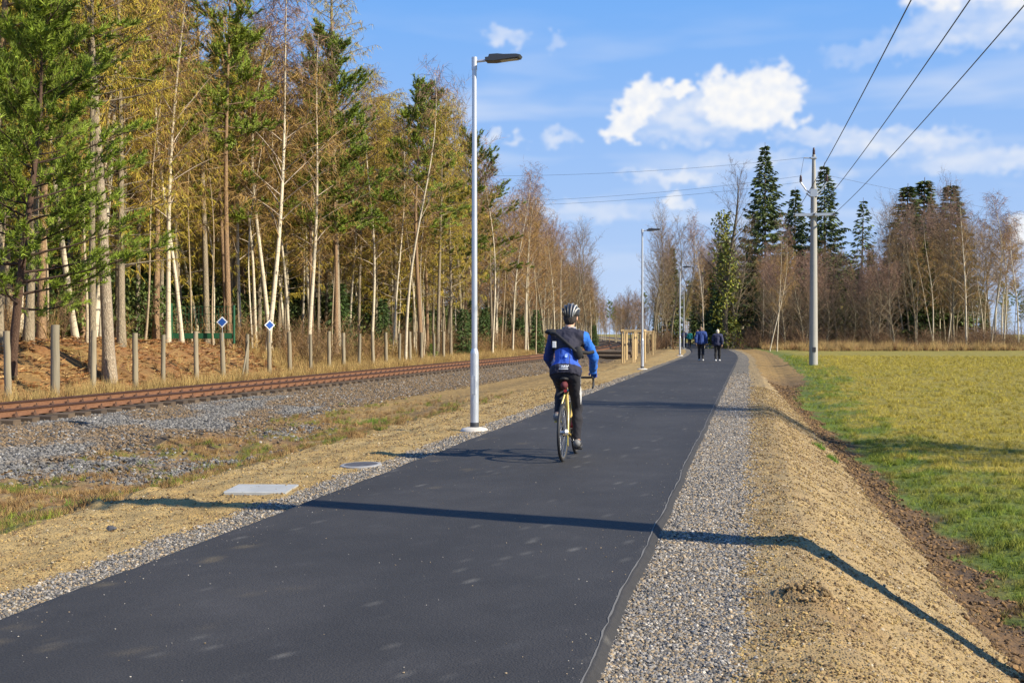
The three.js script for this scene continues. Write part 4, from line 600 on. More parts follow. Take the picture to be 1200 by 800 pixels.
// ------------------------------------------------------------------ street lamps
const zinc = mat({ color: C(0.62, 0.65, 0.69), map: rep(T.zinc, 2, 2), metalness: 0.55, roughness: 0.42 }), darkMetal = mat({ color: C(0.06, 0.063, 0.07), metalness: 0.3, roughness: 0.45 }), concrete = mat({ color: C(0.62, 0.58, 0.52), map: T.concrete, bumpMap: T.concrete, bumpScale: 0.004 });
{
  const g = group('street_lamp', 'tall galvanised street lamp standing level with the cyclist', 'street lamp');
  const lath = (pts, n = 20) => new THREE.LatheGeometry(pts.map(([a, b]) => new THREE.Vector2(a, b)), n);
  part('concrete_foot', lath([[0.0, 0.07], [0.12, 0.07], [0.2, 0.05], [0.24, 0.0], [0.25, -0.12]], 14), concrete, g);
  part('base_sleeve', lath([[0.072, 0.05], [0.072, 0.14], [0.068, 0.145]]), darkMetal, g);
  const lower = part('lower_pole', lath([[0.068, 0.1], [0.068, 1.24], [0.062, 1.28], [0.047, 1.33]]), zinc, g); part('hatch', boxGeo(0.07, 0.3, 0.012, 0, 0.75, 0.066), zinc, lower);
  part('upper_pole', lath([[0.047, 1.3], [0.044, 3.4], [0.043, 3.42], [0.036, 5.85], [0.036, 6.0], [0, 6.0]]), zinc, g);
  part('arm', merge([tubeGeo([V(0, 5.93, 0), V(0.22, 5.945, 0)], 0.024, 8), new THREE.CylinderGeometry(0.045, 0.045, 0.2, 12).translate(0, 5.9, 0)]), zinc, g);
  const head = part('lamp_head', (() => { const s = new THREE.Shape(); s.moveTo(0, -0.03); s.lineTo(0.14, -0.045); s.lineTo(0.54, -0.03); s.lineTo(0.56, 0.0); s.lineTo(0.5, 0.018); s.lineTo(0.3, 0.035); s.lineTo(0.2, 0.055); s.lineTo(0.07, 0.06); s.lineTo(0.05, 0.02); s.lineTo(0, 0.02); s.closePath(); const e = new THREE.ExtrudeGeometry(s, { depth: 0.2, bevelEnabled: true, bevelThickness: 0.012, bevelSize: 0.006, bevelSegments: 2 }); e.translate(0, 0, -0.1); return e; })(), darkMetal, g); head.position.set(0.2, 5.95, 0); head.rotation.z = 0.07;
  part('diffuser', boxGeo(0.28, 0.008, 0.15, 0.37, -0.046, 0, 0.002), mat({ color: C(0.42, 0.41, 0.36), roughness: 0.3 }), head);
  const spots = [[4.35, 19.4], [4.52, 52.9], [4.62, 83.5], [6.2, 119], [9.1, 150], [13.2, 182]], texts = ['', 'galvanised street lamp beside the wooden tree guards', 'galvanised street lamp where the path starts to bend', 'far street lamp just past the walking couple', 'distant street lamp behind the far walkers', 'most distant street lamp at the end of the bend'];
  spots.forEach(([L, d], k) => { const o = k ? copyOf(g, texts[k]) : g; o.position.copy(at(L, d, ground(L, d) - 0.01)); o.rotation.y = -Math.min(0.25, bend(d) * 0.02); o.userData.group = 'street lamps along the cycle path'; });
}
// the white double floodlight on a mast among the trees
{
  const g = group('floodlight_mast', 'mast with two white floodlights half hidden among the trees', 'floodlight');
  part('mast', tubeGeo([V(0, 0, 0), V(0, 10.2, 0)], [0.09, 0.05], 8), mat({ color: C(0.2, 0.16, 0.1) }), g);
  for (const s of [-1, 1]) { const h = part('lamp_shade', new THREE.SphereGeometry(0.33, 16, 8, 0, Math.PI * 2, 0, Math.PI / 2).scale(1, 0.55, 0.7), mat({ color: C(0.8, 0.79, 0.74), roughness: 0.4 }), g); h.position.set(s * 0.2, 10.2 - s * 0.08, s * 0.1); h.rotation.set(0.25, 0, -0.12); }
  g.position.copy(at(25.2, 43.4, ground(25.2, 43.4)));
}
// ------------------------------------------------------------------ covers in the verge
{
  const m = single('cover_plate', boxGeo(0.62, 0.04, 0.62, 0, 0, 0, 0.008), mat({ color: C(0.40, 0.41, 0.41), map: T.concrete, bumpMap: T.concrete, bumpScale: 0.003 }), 'square pale concrete cover plate lying in the sand verge', 'manhole cover'); m.position.copy(at(4.83, 11.75, ground(4.83, 11.75) - 0.004)); m.rotation.y = 0.16;
  const g = group('drain_cover', 'round dark drain cover with raised rim in the gravel edging', 'manhole cover'); part('rim', new THREE.LatheGeometry([[0.2, -0.05], [0.25, -0.05], [0.25, 0.03], [0.235, 0.042], [0.2, 0.042]].map(([a, b]) => new THREE.Vector2(a, b)), 28), mat({ color: C(0.32, 0.32, 0.33), map: T.concrete }), g); part('lid', new THREE.CylinderGeometry(0.2, 0.2, 0.03, 28).translate(0, 0.024, 0), mat({ color: C(0.14, 0.14, 0.15), metalness: 0.4, roughness: 0.6, map: T.rust }), g); g.position.copy(at(4.53, 14.05, ground(4.53, 14.05) - 0.012)); g.rotation.set(0.03, 0, 0.03);
  const st = single('dark_stone', stoneGeo(77, 0.6), mat({ color: C(0.07, 0.07, 0.075), flatShading: true }), 'single dark stone lying on the pale sand verge', 'stone'); st.scale.setScalar(0.045); st.position.copy(at(5.05, 9.15, ground(5.05, 9.15) + 0.015));
}
// ------------------------------------------------------------------ tree guards and saplings along the far verge
{
  const pale = mat({ color: C(0.62, 0.46, 0.24), map: rep(T.wood, 1, 0.6) });
  const stake = tubeGeo([V(0, -0.2, 0), V(0, 1.78, 0)], 0.045, 8), railX = boxGeo(1.3, 0.1, 0.03, 0, 0, 0), railZ = boxGeo(0.03, 0.1, 1.3, 0, 0, 0);
  const g = group('tree_guard', 'wooden tree guard of stakes and top rails beside the second lamp', 'tree guard');
  for (const [x, z] of [[-0.55, -0.55], [0.55, -0.55], [0.55, 0.55], [-0.55, 0.55], [0, 0.55], [0, -0.55]]) { const s = part('stake', stake, pale, g); s.position.set(x, 0, z); }
  for (const z of [-0.605, 0.605]) { const q = part('top_rail', railX, pale, g); q.position.set(0, 1.72, z); } for (const x of [-0.605, 0.605]) { const q = part('top_rail', railZ, pale, g); q.position.set(x, 1.74, 0); }
  const sap = woody(220, { H: 3.6, r0: 0.028, from: 0.45, nb: 14, up: () => 0.9, len: (t) => 0.7 * (1 - 0.6 * t), curl: 0.2, subs: 3, subLen: 0.3, twigs: 3, twigLen: 0.25, twigW: 0.008, wob: 0.03, barkColor: [0.36, 0.28, 0.2], twigDark: [0.2, 0.13, 0.09], twigColor: () => [0.26, 0.17, 0.1] });
  const t = group('sapling', 'thin young tree planted inside the wooden guard beside the second lamp', 'sapling'); part('trunk', sap.trunk, BARK.larch, t); part('crown', sap.crown, twigMat, t);
  [[6.15, 66.5], [6.9, 76], [7.5, 90], [8.3, 103], [9.6, 117], [11.4, 132], [13.5, 146]].forEach(([L, d], k) => { const o = k ? copyOf(g, 'wooden tree guard in the row receding along the verge', 'receding tree guards') : g, s = k ? copyOf(t, 'thin young tree inside a guard of the receding row', 'saplings in the receding guards') : t; o.position.copy(at(L, d, ground(L, d))); s.position.copy(at(L, d, ground(L, d) - 0.02)); o.rotation.y = 0.05 * k; });
  const log = new Buf(), r = rng(230); const lg = group('log_pile', 'low pile of dark cut logs lying at the edge of the verge', 'log pile');
  for (const [x, y] of [[-0.8, 0.16], [-0.25, 0.18], [0.3, 0.16], [0.8, 0.15], [-0.5, 0.44], [0.1, 0.45]]) part('log', tubeGeo([V(x, y, -0.9 - 0.3 * r()), V(x + 0.05, y, 0.9 + 0.3 * r())], 0.15 + 0.03 * r(), 8), mat({ color: C(0.2, 0.15, 0.1), map: T.bark }), lg); lg.position.copy(at(9.4, 88, ground(9.4, 88))); lg.rotation.y = 1.25;
}
// ------------------------------------------------------------------ utility poles and wires
const poleMat = mat({ color: C(0.42, 0.405, 0.375), map: rep(T.concrete, 1, 0.6), bumpMap: T.concrete, bumpScale: 0.004 }), galv = mat({ color: C(0.55, 0.58, 0.6), metalness: 0.5, roughness: 0.45 }), brown = mat({ color: C(0.06, 0.03, 0.024), roughness: 0.25 }), wireMat = mat({ color: C(0.05, 0.05, 0.055), roughness: 0.6 });
{
  const H = 10, g = group('utility_pole', 'tall concrete utility pole with insulators standing at the field edge', 'utility pole');
  part('pole', new THREE.LatheGeometry([[0.2, -0.3], [0.2, 0], [0.135, H - 1.9], [0.1, H - 1.8], [0.075, H - 0.35], [0.0, H - 0.35]].map(([a, b]) => new THREE.Vector2(a, b)), 18), poleMat, g);
  const ins = () => new THREE.LatheGeometry([[0.02, 0], [0.05, 0.02], [0.07, 0.05], [0.05, 0.08], [0.07, 0.12], [0.05, 0.15], [0.065, 0.2], [0.045, 0.23], [0.05, 0.28], [0.03, 0.33], [0, 0.34]].map(([a, b]) => new THREE.Vector2(a, b)), 12);
  const ti = part('insulator', ins(), brown, g); ti.position.y = H - 0.36;
  for (const s of [-1, 1]) { part('bracket_arm', merge([tubeGeo([V(s * 0.1, H - 2.15, 0), V(s * 0.34, H - 1.95, 0), V(s * 0.58, H - 1.6, 0)], 0.035, 6), tubeGeo([V(s * 0.1, H - 2.3, 0), V(s * 0.34, H - 2.1, 0)], 0.03, 6)]), galv, g); const i = part('insulator', ins(), brown, g); i.position.set(s * 0.58, H - 1.6, 0); }
  part('bracket_plate', boxGeo(0.32, 0.35, 0.28, 0, H - 2.1, 0), galv, g); part('cross_bar', boxGeo(1.85, 0.13, 0.12, 0, H - 3.1, 0.16), galv, g);
  part('top_clamp', merge([boxGeo(0.26, 0.08, 0.2, 0, H - 0.5, 0), tubeGeo([V(-0.12, H - 0.5, 0), V(-0.45, H - 0.48, 0)], 0.03, 6)]), galv, g);
  for (const s of [-0.88, 0, 0.88]) { const i = part('strain_insulator', tubeGeo([V(s, H - 3.1, 0.2), V(s, H - 3.12, 0.5)], [0.05, 0.04], 8), brown, g); }
  part('number_plate', boxGeo(0.16, 0.22, 0.02, 0.02, 0.75, 0.2), mat({ color: C(0.05, 0.05, 0.06) }), g); part('pole_band', new THREE.CylinderGeometry(0.149, 0.151, 0.05, 18).translate(0, H - 4.2, 0), galv, g);
  const A = [-2.85, 58.2], B = [-3.4, 8.6]; g.position.copy(at(...A, ground(...A) - 0.02)); g.rotation.y = 0.0;
  const o = copyOf(g, 'second concrete utility pole by the path, carrying the overhead wires'); o.position.copy(at(...B, ground(...B) - 0.02)); o.scale.set(1.2, 1.06, 1.2); o.rotation.y = -0.02;
  const y1 = ground(...A) - 0.02, y2 = ground(...B) - 0.02;
  const wire = (p, q, sag, rad, label, grp) => { const pts = []; for (let k = 0; k <= 40; k++) { const t = k / 40, v = p.clone().lerp(q, t); v.y -= sag * 4 * t * (1 - t); pts.push(v); } single('overhead_wire', tubeGeo(pts, rad, 5, false), wireMat, label, 'wire', grp); };
  [-0.88, 0, 0.88].forEach((s, k) => wire(at(A[0] - s, A[1] - 0.45, y1 + H - 3.11), at(B[0] - s * 1.0, B[1] + 0.45, y2 + (H - 3.1) * 1.06 + 0.35), 0.25, 0.011, ['dark overhead wire on the path side of the crossbar', 'dark overhead wire from the middle of the crossbar', 'dark overhead wire on the field side of the crossbar'][k], 'wires strung between the utility poles'));
  wire(at(A[0] + 0.45, A[1], y1 + H - 0.48), at(26, 62, 10.4), 0.7, 0.006, 'highest thin wire running from the utility pole to the wood', 'wires crossing the path to the wood');
  wire(at(A[0] + 0.58, A[1] + 0.1, y1 + H - 1.3), at(26, 63, 8.9), 0.75, 0.006, 'middle thin wire running from the utility pole to the wood', 'wires crossing the path to the wood');
  wire(at(A[0] + 0.58, A[1] - 0.1, y1 + H - 1.6), at(26, 61.5, 8.6), 0.75, 0.006, 'lowest thin wire running from the utility pole to the wood', 'wires crossing the path to the wood');
  wire(at(A[0] - 0.58, A[1], y1 + H - 1.3), at(-60, 120, 8), 1.2, 0.006, 'faint wire leaving the utility pole across the field', undefined);
  wire(at(A[0] + 0.45, A[1], y1 + H - 0.5), at(A[0] + 0.58, A[1], y1 + H - 1.27), 0, 0.008, 'short jumper wire hanging between the pole insulators', undefined);
  // small far pole by the outer end of the wood
  const f = group('wooden_pole', 'thin far wooden pole with crossbar beyond the field wood', 'utility pole'); part('pole', tubeGeo([V(0, -0.2, 0), V(0, 6, 0)], [0.12, 0.09], 8), mat({ color: C(0.25, 0.2, 0.16) }), f); part('cross_bar', boxGeo(2.4, 0.12, 0.12, 0, 5.6, 0), mat({ color: C(0.2, 0.17, 0.14) }), f); f.position.copy(at(-37, 150, 0)); f.rotation.y = 0.3;
}
// ------------------------------------------------------------------ people: distance fields meshed into continuous figures (forward is -z, right is +x)
function capsule(a, b, ra, rb) { const bx = b.x - a.x, by = b.y - a.y, bz = b.z - a.z, q = bx * bx + by * by + bz * bz || 1e-9; return (x, y, z) => { const px = x - a.x, py = y - a.y, pz = z - a.z, t = Math.min(1, Math.max(0, (px * bx + py * by + pz * bz) / q)); return Math.hypot(px - bx * t, py - by * t, pz - bz * t) - (ra + (rb - ra) * t); }; }
function ellipsoid(c, rx, ry, rz) { return (x, y, z) => { const k = Math.hypot((x - c.x) / rx, (y - c.y) / ry, (z - c.z) / rz); return (k - 1) * Math.min(rx, ry, rz); }; }
function blend(list, k) { return (x, y, z) => { let d = 1e3; for (const f of list) { const e = f(x, y, z), h = Math.max(k - Math.abs(d - e), 0) / k; d = Math.min(d, e) - h * h * k * 0.25; } return d; }; }
const cut = (f, g) => (x, y, z) => Math.max(f(x, y, z), g(x, y, z));
const plane = (p, n) => (x, y, z) => (x - p.x) * n.x + (y - p.y) * n.y + (z - p.z) * n.z;
function meshField(f, lo, hi, h, color) {
  const nx = Math.ceil((hi.x - lo.x) / h) + 2, ny = Math.ceil((hi.y - lo.y) / h) + 2, nz = Math.ceil((hi.z - lo.z) / h) + 2, val = new Float32Array(nx * ny * nz), id = new Int32Array(nx * ny * nz).fill(-1), I = (i, j, k) => (k * ny + j) * nx + i;
  for (let k = 0; k < nz; k++) for (let j = 0; j < ny; j++) for (let i = 0; i < nx;) { const d = f(lo.x + i * h, lo.y + j * h, lo.z + k * h); val[I(i, j, k)] = d; const skip = Math.abs(d) > 4 * h ? Math.max(1, Math.floor(Math.abs(d) / h * 0.5) - 1) : 1; for (let s = 1; s < skip && i + s < nx; s++) val[I(i + s, j, k)] = d; i += skip; }
  const p = [], n = [], c = [], idx = []; const e = h * 0.5;
  for (let k = 0; k < nz - 1; k++) for (let j = 0; j < ny - 1; j++) for (let i = 0; i < nx - 1; i++) {
    let sx = 0, sy = 0, sz = 0, m = 0; const v = []; for (let q = 0; q < 8; q++) v.push(val[I(i + (q & 1), j + ((q >> 1) & 1), k + (q >> 2))]);
    let neg = 0; for (const q of v) if (q < 0) neg++; if (neg === 0 || neg === 8) continue;
    for (let a = 0; a < 8; a++) for (const bit of [1, 2, 4]) { const b = a | bit; if (b === a) continue; if ((v[a] < 0) !== (v[b] < 0)) { const t = v[a] / (v[a] - v[b]); sx += (a & 1) + (bit === 1 ? t : 0); sy += ((a >> 1) & 1) + (bit === 2 ? t : 0); sz += (a >> 2) + (bit === 4 ? t : 0); m++; } }
    const x = lo.x + (i + sx / m) * h, y = lo.y + (j + sy / m) * h, z = lo.z + (k + sz / m) * h, gx = f(x + e, y, z) - f(x - e, y, z), gy = f(x, y + e, z) - f(x, y - e, z), gz = f(x, y, z + e) - f(x, y, z - e), g = Math.hypot(gx, gy, gz) || 1;
    id[I(i, j, k)] = p.length / 3; p.push(x, y, z); n.push(gx / g, gy / g, gz / g); c.push(...(color ? color(x, y, z) : [1, 1, 1]));
  }
  for (let k = 1; k < nz - 1; k++) for (let j = 1; j < ny - 1; j++) for (let i = 1; i < nx - 1; i++) {
    const a = val[I(i, j, k)] < 0;
    const quad = (A, B, Cc, D, flip) => { if (A < 0 || B < 0 || Cc < 0 || D < 0) return; if (flip) idx.push(A, Cc, B, A, D, Cc); else idx.push(A, B, Cc, A, Cc, D); };
    if (a !== (val[I(i + 1, j, k)] < 0)) quad(id[I(i, j - 1, k - 1)], id[I(i, j, k - 1)], id[I(i, j, k)], id[I(i, j - 1, k)], !a);
    if (a !== (val[I(i, j + 1, k)] < 0)) quad(id[I(i - 1, j, k - 1)], id[I(i - 1, j, k)], id[I(i, j, k)], id[I(i, j, k - 1)], !a);
    if (a !== (val[I(i, j, k + 1)] < 0)) quad(id[I(i - 1, j - 1, k)], id[I(i, j - 1, k)], id[I(i, j, k)], id[I(i - 1, j, k)], !a);
  }
  const g = new THREE.BufferGeometry(); g.setAttribute('position', new THREE.Float32BufferAttribute(p, 3)); g.setAttribute('normal', new THREE.Float32BufferAttribute(n, 3)); g.setAttribute('color', new THREE.Float32BufferAttribute(c, 3)); g.setIndex(idx); return g;
}
function boundsOf(pts, pad) { const lo = V(1e9, 1e9, 1e9), hi = V(-1e9, -1e9, -1e9); for (const q of pts) { lo.min(q); hi.max(q); } return [lo.subScalar(pad), hi.addScalar(pad)]; }
// a hand: palm, four jointed fingers of unequal length, thumb from the side of the palm; it closes by `curl`
function handField(wrist, fwd, palm, thumbSide, curl) {
  const f = fwd.clone().normalize(), nrm = palm.clone().normalize(), side = new THREE.Vector3().crossVectors(f, nrm).normalize().multiplyScalar(thumbSide), list = [], pts = [wrist.clone()];
  const lens = [0.07, 0.078, 0.073, 0.058];
  for (let k = 0; k < 4; k++) {
    const off = (1.5 - k) * 0.02, root = wrist.clone().addScaledVector(f, 0.02).addScaledVector(side, off * 0.7), kn = wrist.clone().addScaledVector(f, 0.092 - 0.004 * k).addScaledVector(side, off); list.push(capsule(root, kn, 0.014, 0.0115));
    let q = kn, a = 0; for (const share of [0.46, 0.3, 0.24]) { a += curl; const d = f.clone().multiplyScalar(Math.cos(a)).addScaledVector(nrm, Math.sin(a)), e = q.clone().addScaledVector(d, lens[k] * share * 1.05); list.push(capsule(q, e, 0.0095, 0.0085)); q = e; pts.push(e); }
  }
  const t0 = wrist.clone().addScaledVector(f, 0.025).addScaledVector(side, 0.028), t1 = t0.clone().addScaledVector(f, 0.028).addScaledVector(side, 0.022).addScaledVector(nrm, 0.012), t2 = t1.clone().addScaledVector(f, 0.026).addScaledVector(nrm, 0.016).addScaledVector(side, 0.004); list.push(capsule(t0, t1, 0.013, 0.011), capsule(t1, t2, 0.0105, 0.009)); pts.push(t1, t2);
  return [list, pts];
}
const SKIN = [0.52, 0.30, 0.2];
// J: joints; o: cell sizes, clothes, colours
function figure(name, label, J, o) {
  const g = group(name, label, 'person'), s = o.scale ?? 1, cell = o.cell ?? 0.012, sides = ['l', 'r'];
  const up = J.head.clone().sub(J.neck).normalize(), face = o.face ?? V(0, 0, -1), ear = new THREE.Vector3().crossVectors(face, up).normalize();
  // body: trunk and limbs, then head and hands on finer grids, in one geometry
  const trunk = [capsule(J.pelvis.clone().add(V(-0.075, 0, 0)), J.pelvis.clone().add(V(0.075, 0, 0)), 0.1, 0.1), capsule(J.pelvis, J.chest, 0.1, 0.115), capsule(J.ls.clone().lerp(J.rs, 0.22).lerp(J.chest, 0.25), J.ls.clone().lerp(J.rs, 0.78).lerp(J.chest, 0.25), 0.088, 0.088), capsule(J.chest, J.neck, 0.09, 0.055)];
  const arm = (q, k) => [capsule(J[q + 's'], J[q + 'e'], 0.052 + k, 0.042 + k), capsule(J[q + 'e'], J[q + 'w'], 0.042 + k, 0.029 + k)], leg = (q, k) => [capsule(J[q + 'h'], J[q + 'k'], 0.083 + k, 0.056 + k), capsule(J[q + 'k'], J[q + 'k'].clone().lerp(J[q + 'a'], 0.35), 0.053 + k, 0.057 + k), capsule(J[q + 'k'].clone().lerp(J[q + 'a'], 0.35), J[q + 'a'], 0.057 + k, 0.036 + k)];
  const foot = (q, k) => [capsule(J[q + 'a'].clone().add(V(0, -0.03, 0.02)), J[q + 't'], 0.04 + k, 0.032 + k), capsule(J[q + 'a'].clone().add(V(0, -0.03, 0.035)), J[q + 'a'].clone().lerp(J[q + 't'], 0.5).add(V(0, -0.01, 0)), 0.04 + k, 0.038 + k)];
  const all = Object.values(J), [lo, hi] = boundsOf(all, 0.2);
  const bodyF = blend([...trunk, capsule(J.neck, J.head, 0.056, 0.052), ...sides.flatMap((q) => [...arm(q, 0), ...leg(q, 0), ...foot(q, -0.012)])], 0.03);
  const bodyG = [meshField(bodyF, lo, hi, cell * 1.15)];
  const hc = J.head, headF = blend([ellipsoid(hc.clone().addScaledVector(up, 0.025), 0.076, 0.1, 0.095), ellipsoid(hc.clone().addScaledVector(up, -0.045).addScaledVector(face, 0.022), 0.058, 0.068, 0.066), capsule(hc.clone().addScaledVector(face, 0.088).addScaledVector(up, 0.012), hc.clone().addScaledVector(face, 0.108).addScaledVector(up, -0.022), 0.009, 0.014), ...[-1, 1].flatMap((e) => [ellipsoid(hc.clone().addScaledVector(ear, e * 0.079).addScaledVector(up, -0.005), 0.012, 0.032, 0.02), ellipsoid(hc.clone().addScaledVector(face, 0.082).addScaledVector(ear, e * 0.03).addScaledVector(up, 0.008), 0.014, 0.01, 0.012)]), capsule(hc.clone().addScaledVector(face, 0.084).addScaledVector(up, -0.055).addScaledVector(ear, -0.018), hc.clone().addScaledVector(face, 0.084).addScaledVector(up, -0.055).addScaledVector(ear, 0.018), 0.009, 0.009), capsule(J.neck, hc.clone().addScaledVector(up, -0.03), 0.055, 0.052)], 0.018);
  const [hl, hh] = boundsOf([hc, J.neck], 0.15); bodyG.push(meshField(headF, hl, hh, o.fine ?? 0.006));
  for (const q of sides) { const [list, pts] = handField(J[q + 'w'], o.hand[q][0], o.hand[q][1], o.hand[q][2], o.hand[q][3]); const [a, b] = boundsOf([...pts, J[q + 'w']], 0.035); const G = meshField(blend([...list, capsule(J[q + 'e'].clone().lerp(J[q + 'w'], 0.85), J[q + 'w'], 0.031, 0.029)], 0.008), a, b, o.fine ? Math.min(0.004, o.fine) : 0.004); if (o.glove) { const ga = part('glove', G, mat({ color: C(...o.glove[q]), roughness: 0.8 }), g); ga.scale.setScalar(1); } else bodyG.push(G); }
  part('body', mergeGeometries(bodyG), mat({ color: C(...SKIN), roughness: 0.6 }), g);
  // clothes
  const cloth = (c, extra = {}) => new THREE.MeshPhysicalMaterial({ color: 0xffffff, vertexColors: true, roughness: 0.85, sheen: 0.3, sheenColor: C(0.3, 0.3, 0.35), ...extra });
  const fold = (amp) => (x, y, z) => amp * (n3(x * 9, y * 7, z * 9) + 0.5 * n3(x * 21, y * 16, z * 21));
  const waistN = J.pelvis.clone().sub(J.chest).normalize(), waist = J.pelvis.clone().addScaledVector(waistN, -(o.hem ?? 0.02)), k1 = o.loose ?? 0.014;
  const torsoIn = [capsule(J.pelvis.clone().add(V(-0.075, 0, 0)), J.pelvis.clone().add(V(0.075, 0, 0)), 0.1 + k1 + 0.006, 0.1 + k1 + 0.006), capsule(J.pelvis, J.chest, 0.1 + k1 + 0.02, 0.118 + k1 + 0.012), capsule(J.ls.clone().lerp(J.rs, 0.14).lerp(J.chest, 0.12), J.ls.clone().lerp(J.rs, 0.86).lerp(J.chest, 0.12), 0.088 + k1, 0.088 + k1), capsule(J.chest, J.neck, 0.095 + k1, 0.06 + k1)];
  const fo = fold(o.folds ?? 0.004);
  const torsoF = cut(cut(blend(torsoIn, 0.05), plane(waist, waistN)), plane(J.neck.clone().addScaledVector(up, 0.035), up));
  const armsF = blend(sides.flatMap((q) => arm(q, k1)), 0.02), wristCut = (x, y, z) => { let d = -1; for (const q of sides) { const n = J[q + 'w'].clone().sub(J[q + 'e']).normalize(), w = J[q + 'w'].clone().addScaledVector(n, -0.012), e = (x - w.x) * n.x + (y - w.y) * n.y + (z - w.z) * n.z; if (Math.hypot(x - w.x, y - w.y, z - w.z) < 0.16) d = Math.max(d, e); } return d; };
  const jf = blend([torsoF, cut(armsF, wristCut)], 0.03), jacketF = (x, y, z) => jf(x, y, z) + fo(x, y, z);
  part('jacket', meshField(jacketF, ...boundsOf([J.pelvis, J.chest, J.neck, J.ls, J.rs, J.le, J.re, J.lw, J.rw], 0.22), cell * 0.85, o.jacket), cloth(), g);
  const k2 = o.legLoose ?? 0.01, legsIn = blend([capsule(J.pelvis.clone().add(V(-0.075, 0, 0)), J.pelvis.clone().add(V(0.075, 0, 0)), 0.108, 0.108), capsule(J.pelvis, J.pelvis.clone().lerp(J.chest, 0.45), 0.104, 0.108), ...sides.flatMap((q) => leg(q, k2))], 0.03);
  const legCut = (x, y, z) => { let d = -1; for (const q of sides) { const n = J[q + 'a'].clone().sub(J[q + 'k']).normalize(), w = J[q + 'a'].clone().addScaledVector(n, o.ankle ?? -0.02), e = (x - w.x) * n.x + (y - w.y) * n.y + (z - w.z) * n.z; if (Math.hypot(x - w.x, y - w.y, z - w.z) < 0.16) d = Math.max(d, e); } return d; };
  const tf = cut(cut(legsIn, legCut), plane(J.pelvis.clone().addScaledVector(waistN, -0.17), waistN.clone().negate())); part('trousers', meshField((x, y, z) => tf(x, y, z) + 0.6 * fo(x, y, z), ...boundsOf([J.pelvis, J.lh, J.rh, J.lk, J.rk, J.la, J.ra], 0.22), cell * 0.85, o.trousers), cloth(), g);
  for (const q of sides) { const sh = part('shoe', meshField(blend([...foot(q, 0.006)], 0.02), ...boundsOf([J[q + 'a'], J[q + 't']], 0.08), Math.min(cell, 0.009), o.shoe), mat({ vertexColors: true, roughness: 0.6 }), g); }
  if (o.hair) { const f = cut(blend([ellipsoid(hc.clone().addScaledVector(up, 0.032).addScaledVector(face, -0.008), 0.086, 0.104, 0.102), ellipsoid(hc.clone().addScaledVector(face, -0.045).addScaledVector(up, -0.03), 0.066, 0.07, 0.058)], 0.03), (x, y, z) => { const fx = (x - hc.x) * face.x + (y - hc.y) * face.y + (z - hc.z) * face.z, uy = (x - hc.x) * up.x + (y - hc.y) * up.y + (z - hc.z) * up.z; return fx - 0.03 - Math.max(0, uy - 0.02) * 0.9; }); part('hair', meshField((x, y, z) => f(x, y, z) + 0.003 * n3(x * 60, y * 30, z * 60), ...boundsOf([hc], 0.15), o.fine ?? 0.006), mat({ color: C(...o.hair), roughness: 0.8 }), g); }
  g.userData.J = undefined; return g;
}
const flat = (c, v = 0.12) => (x, y, z) => { const f = 1 + v * n3(x * 14, y * 14, z * 14); return [c[0] * f, c[1] * f, c[2] * f]; };
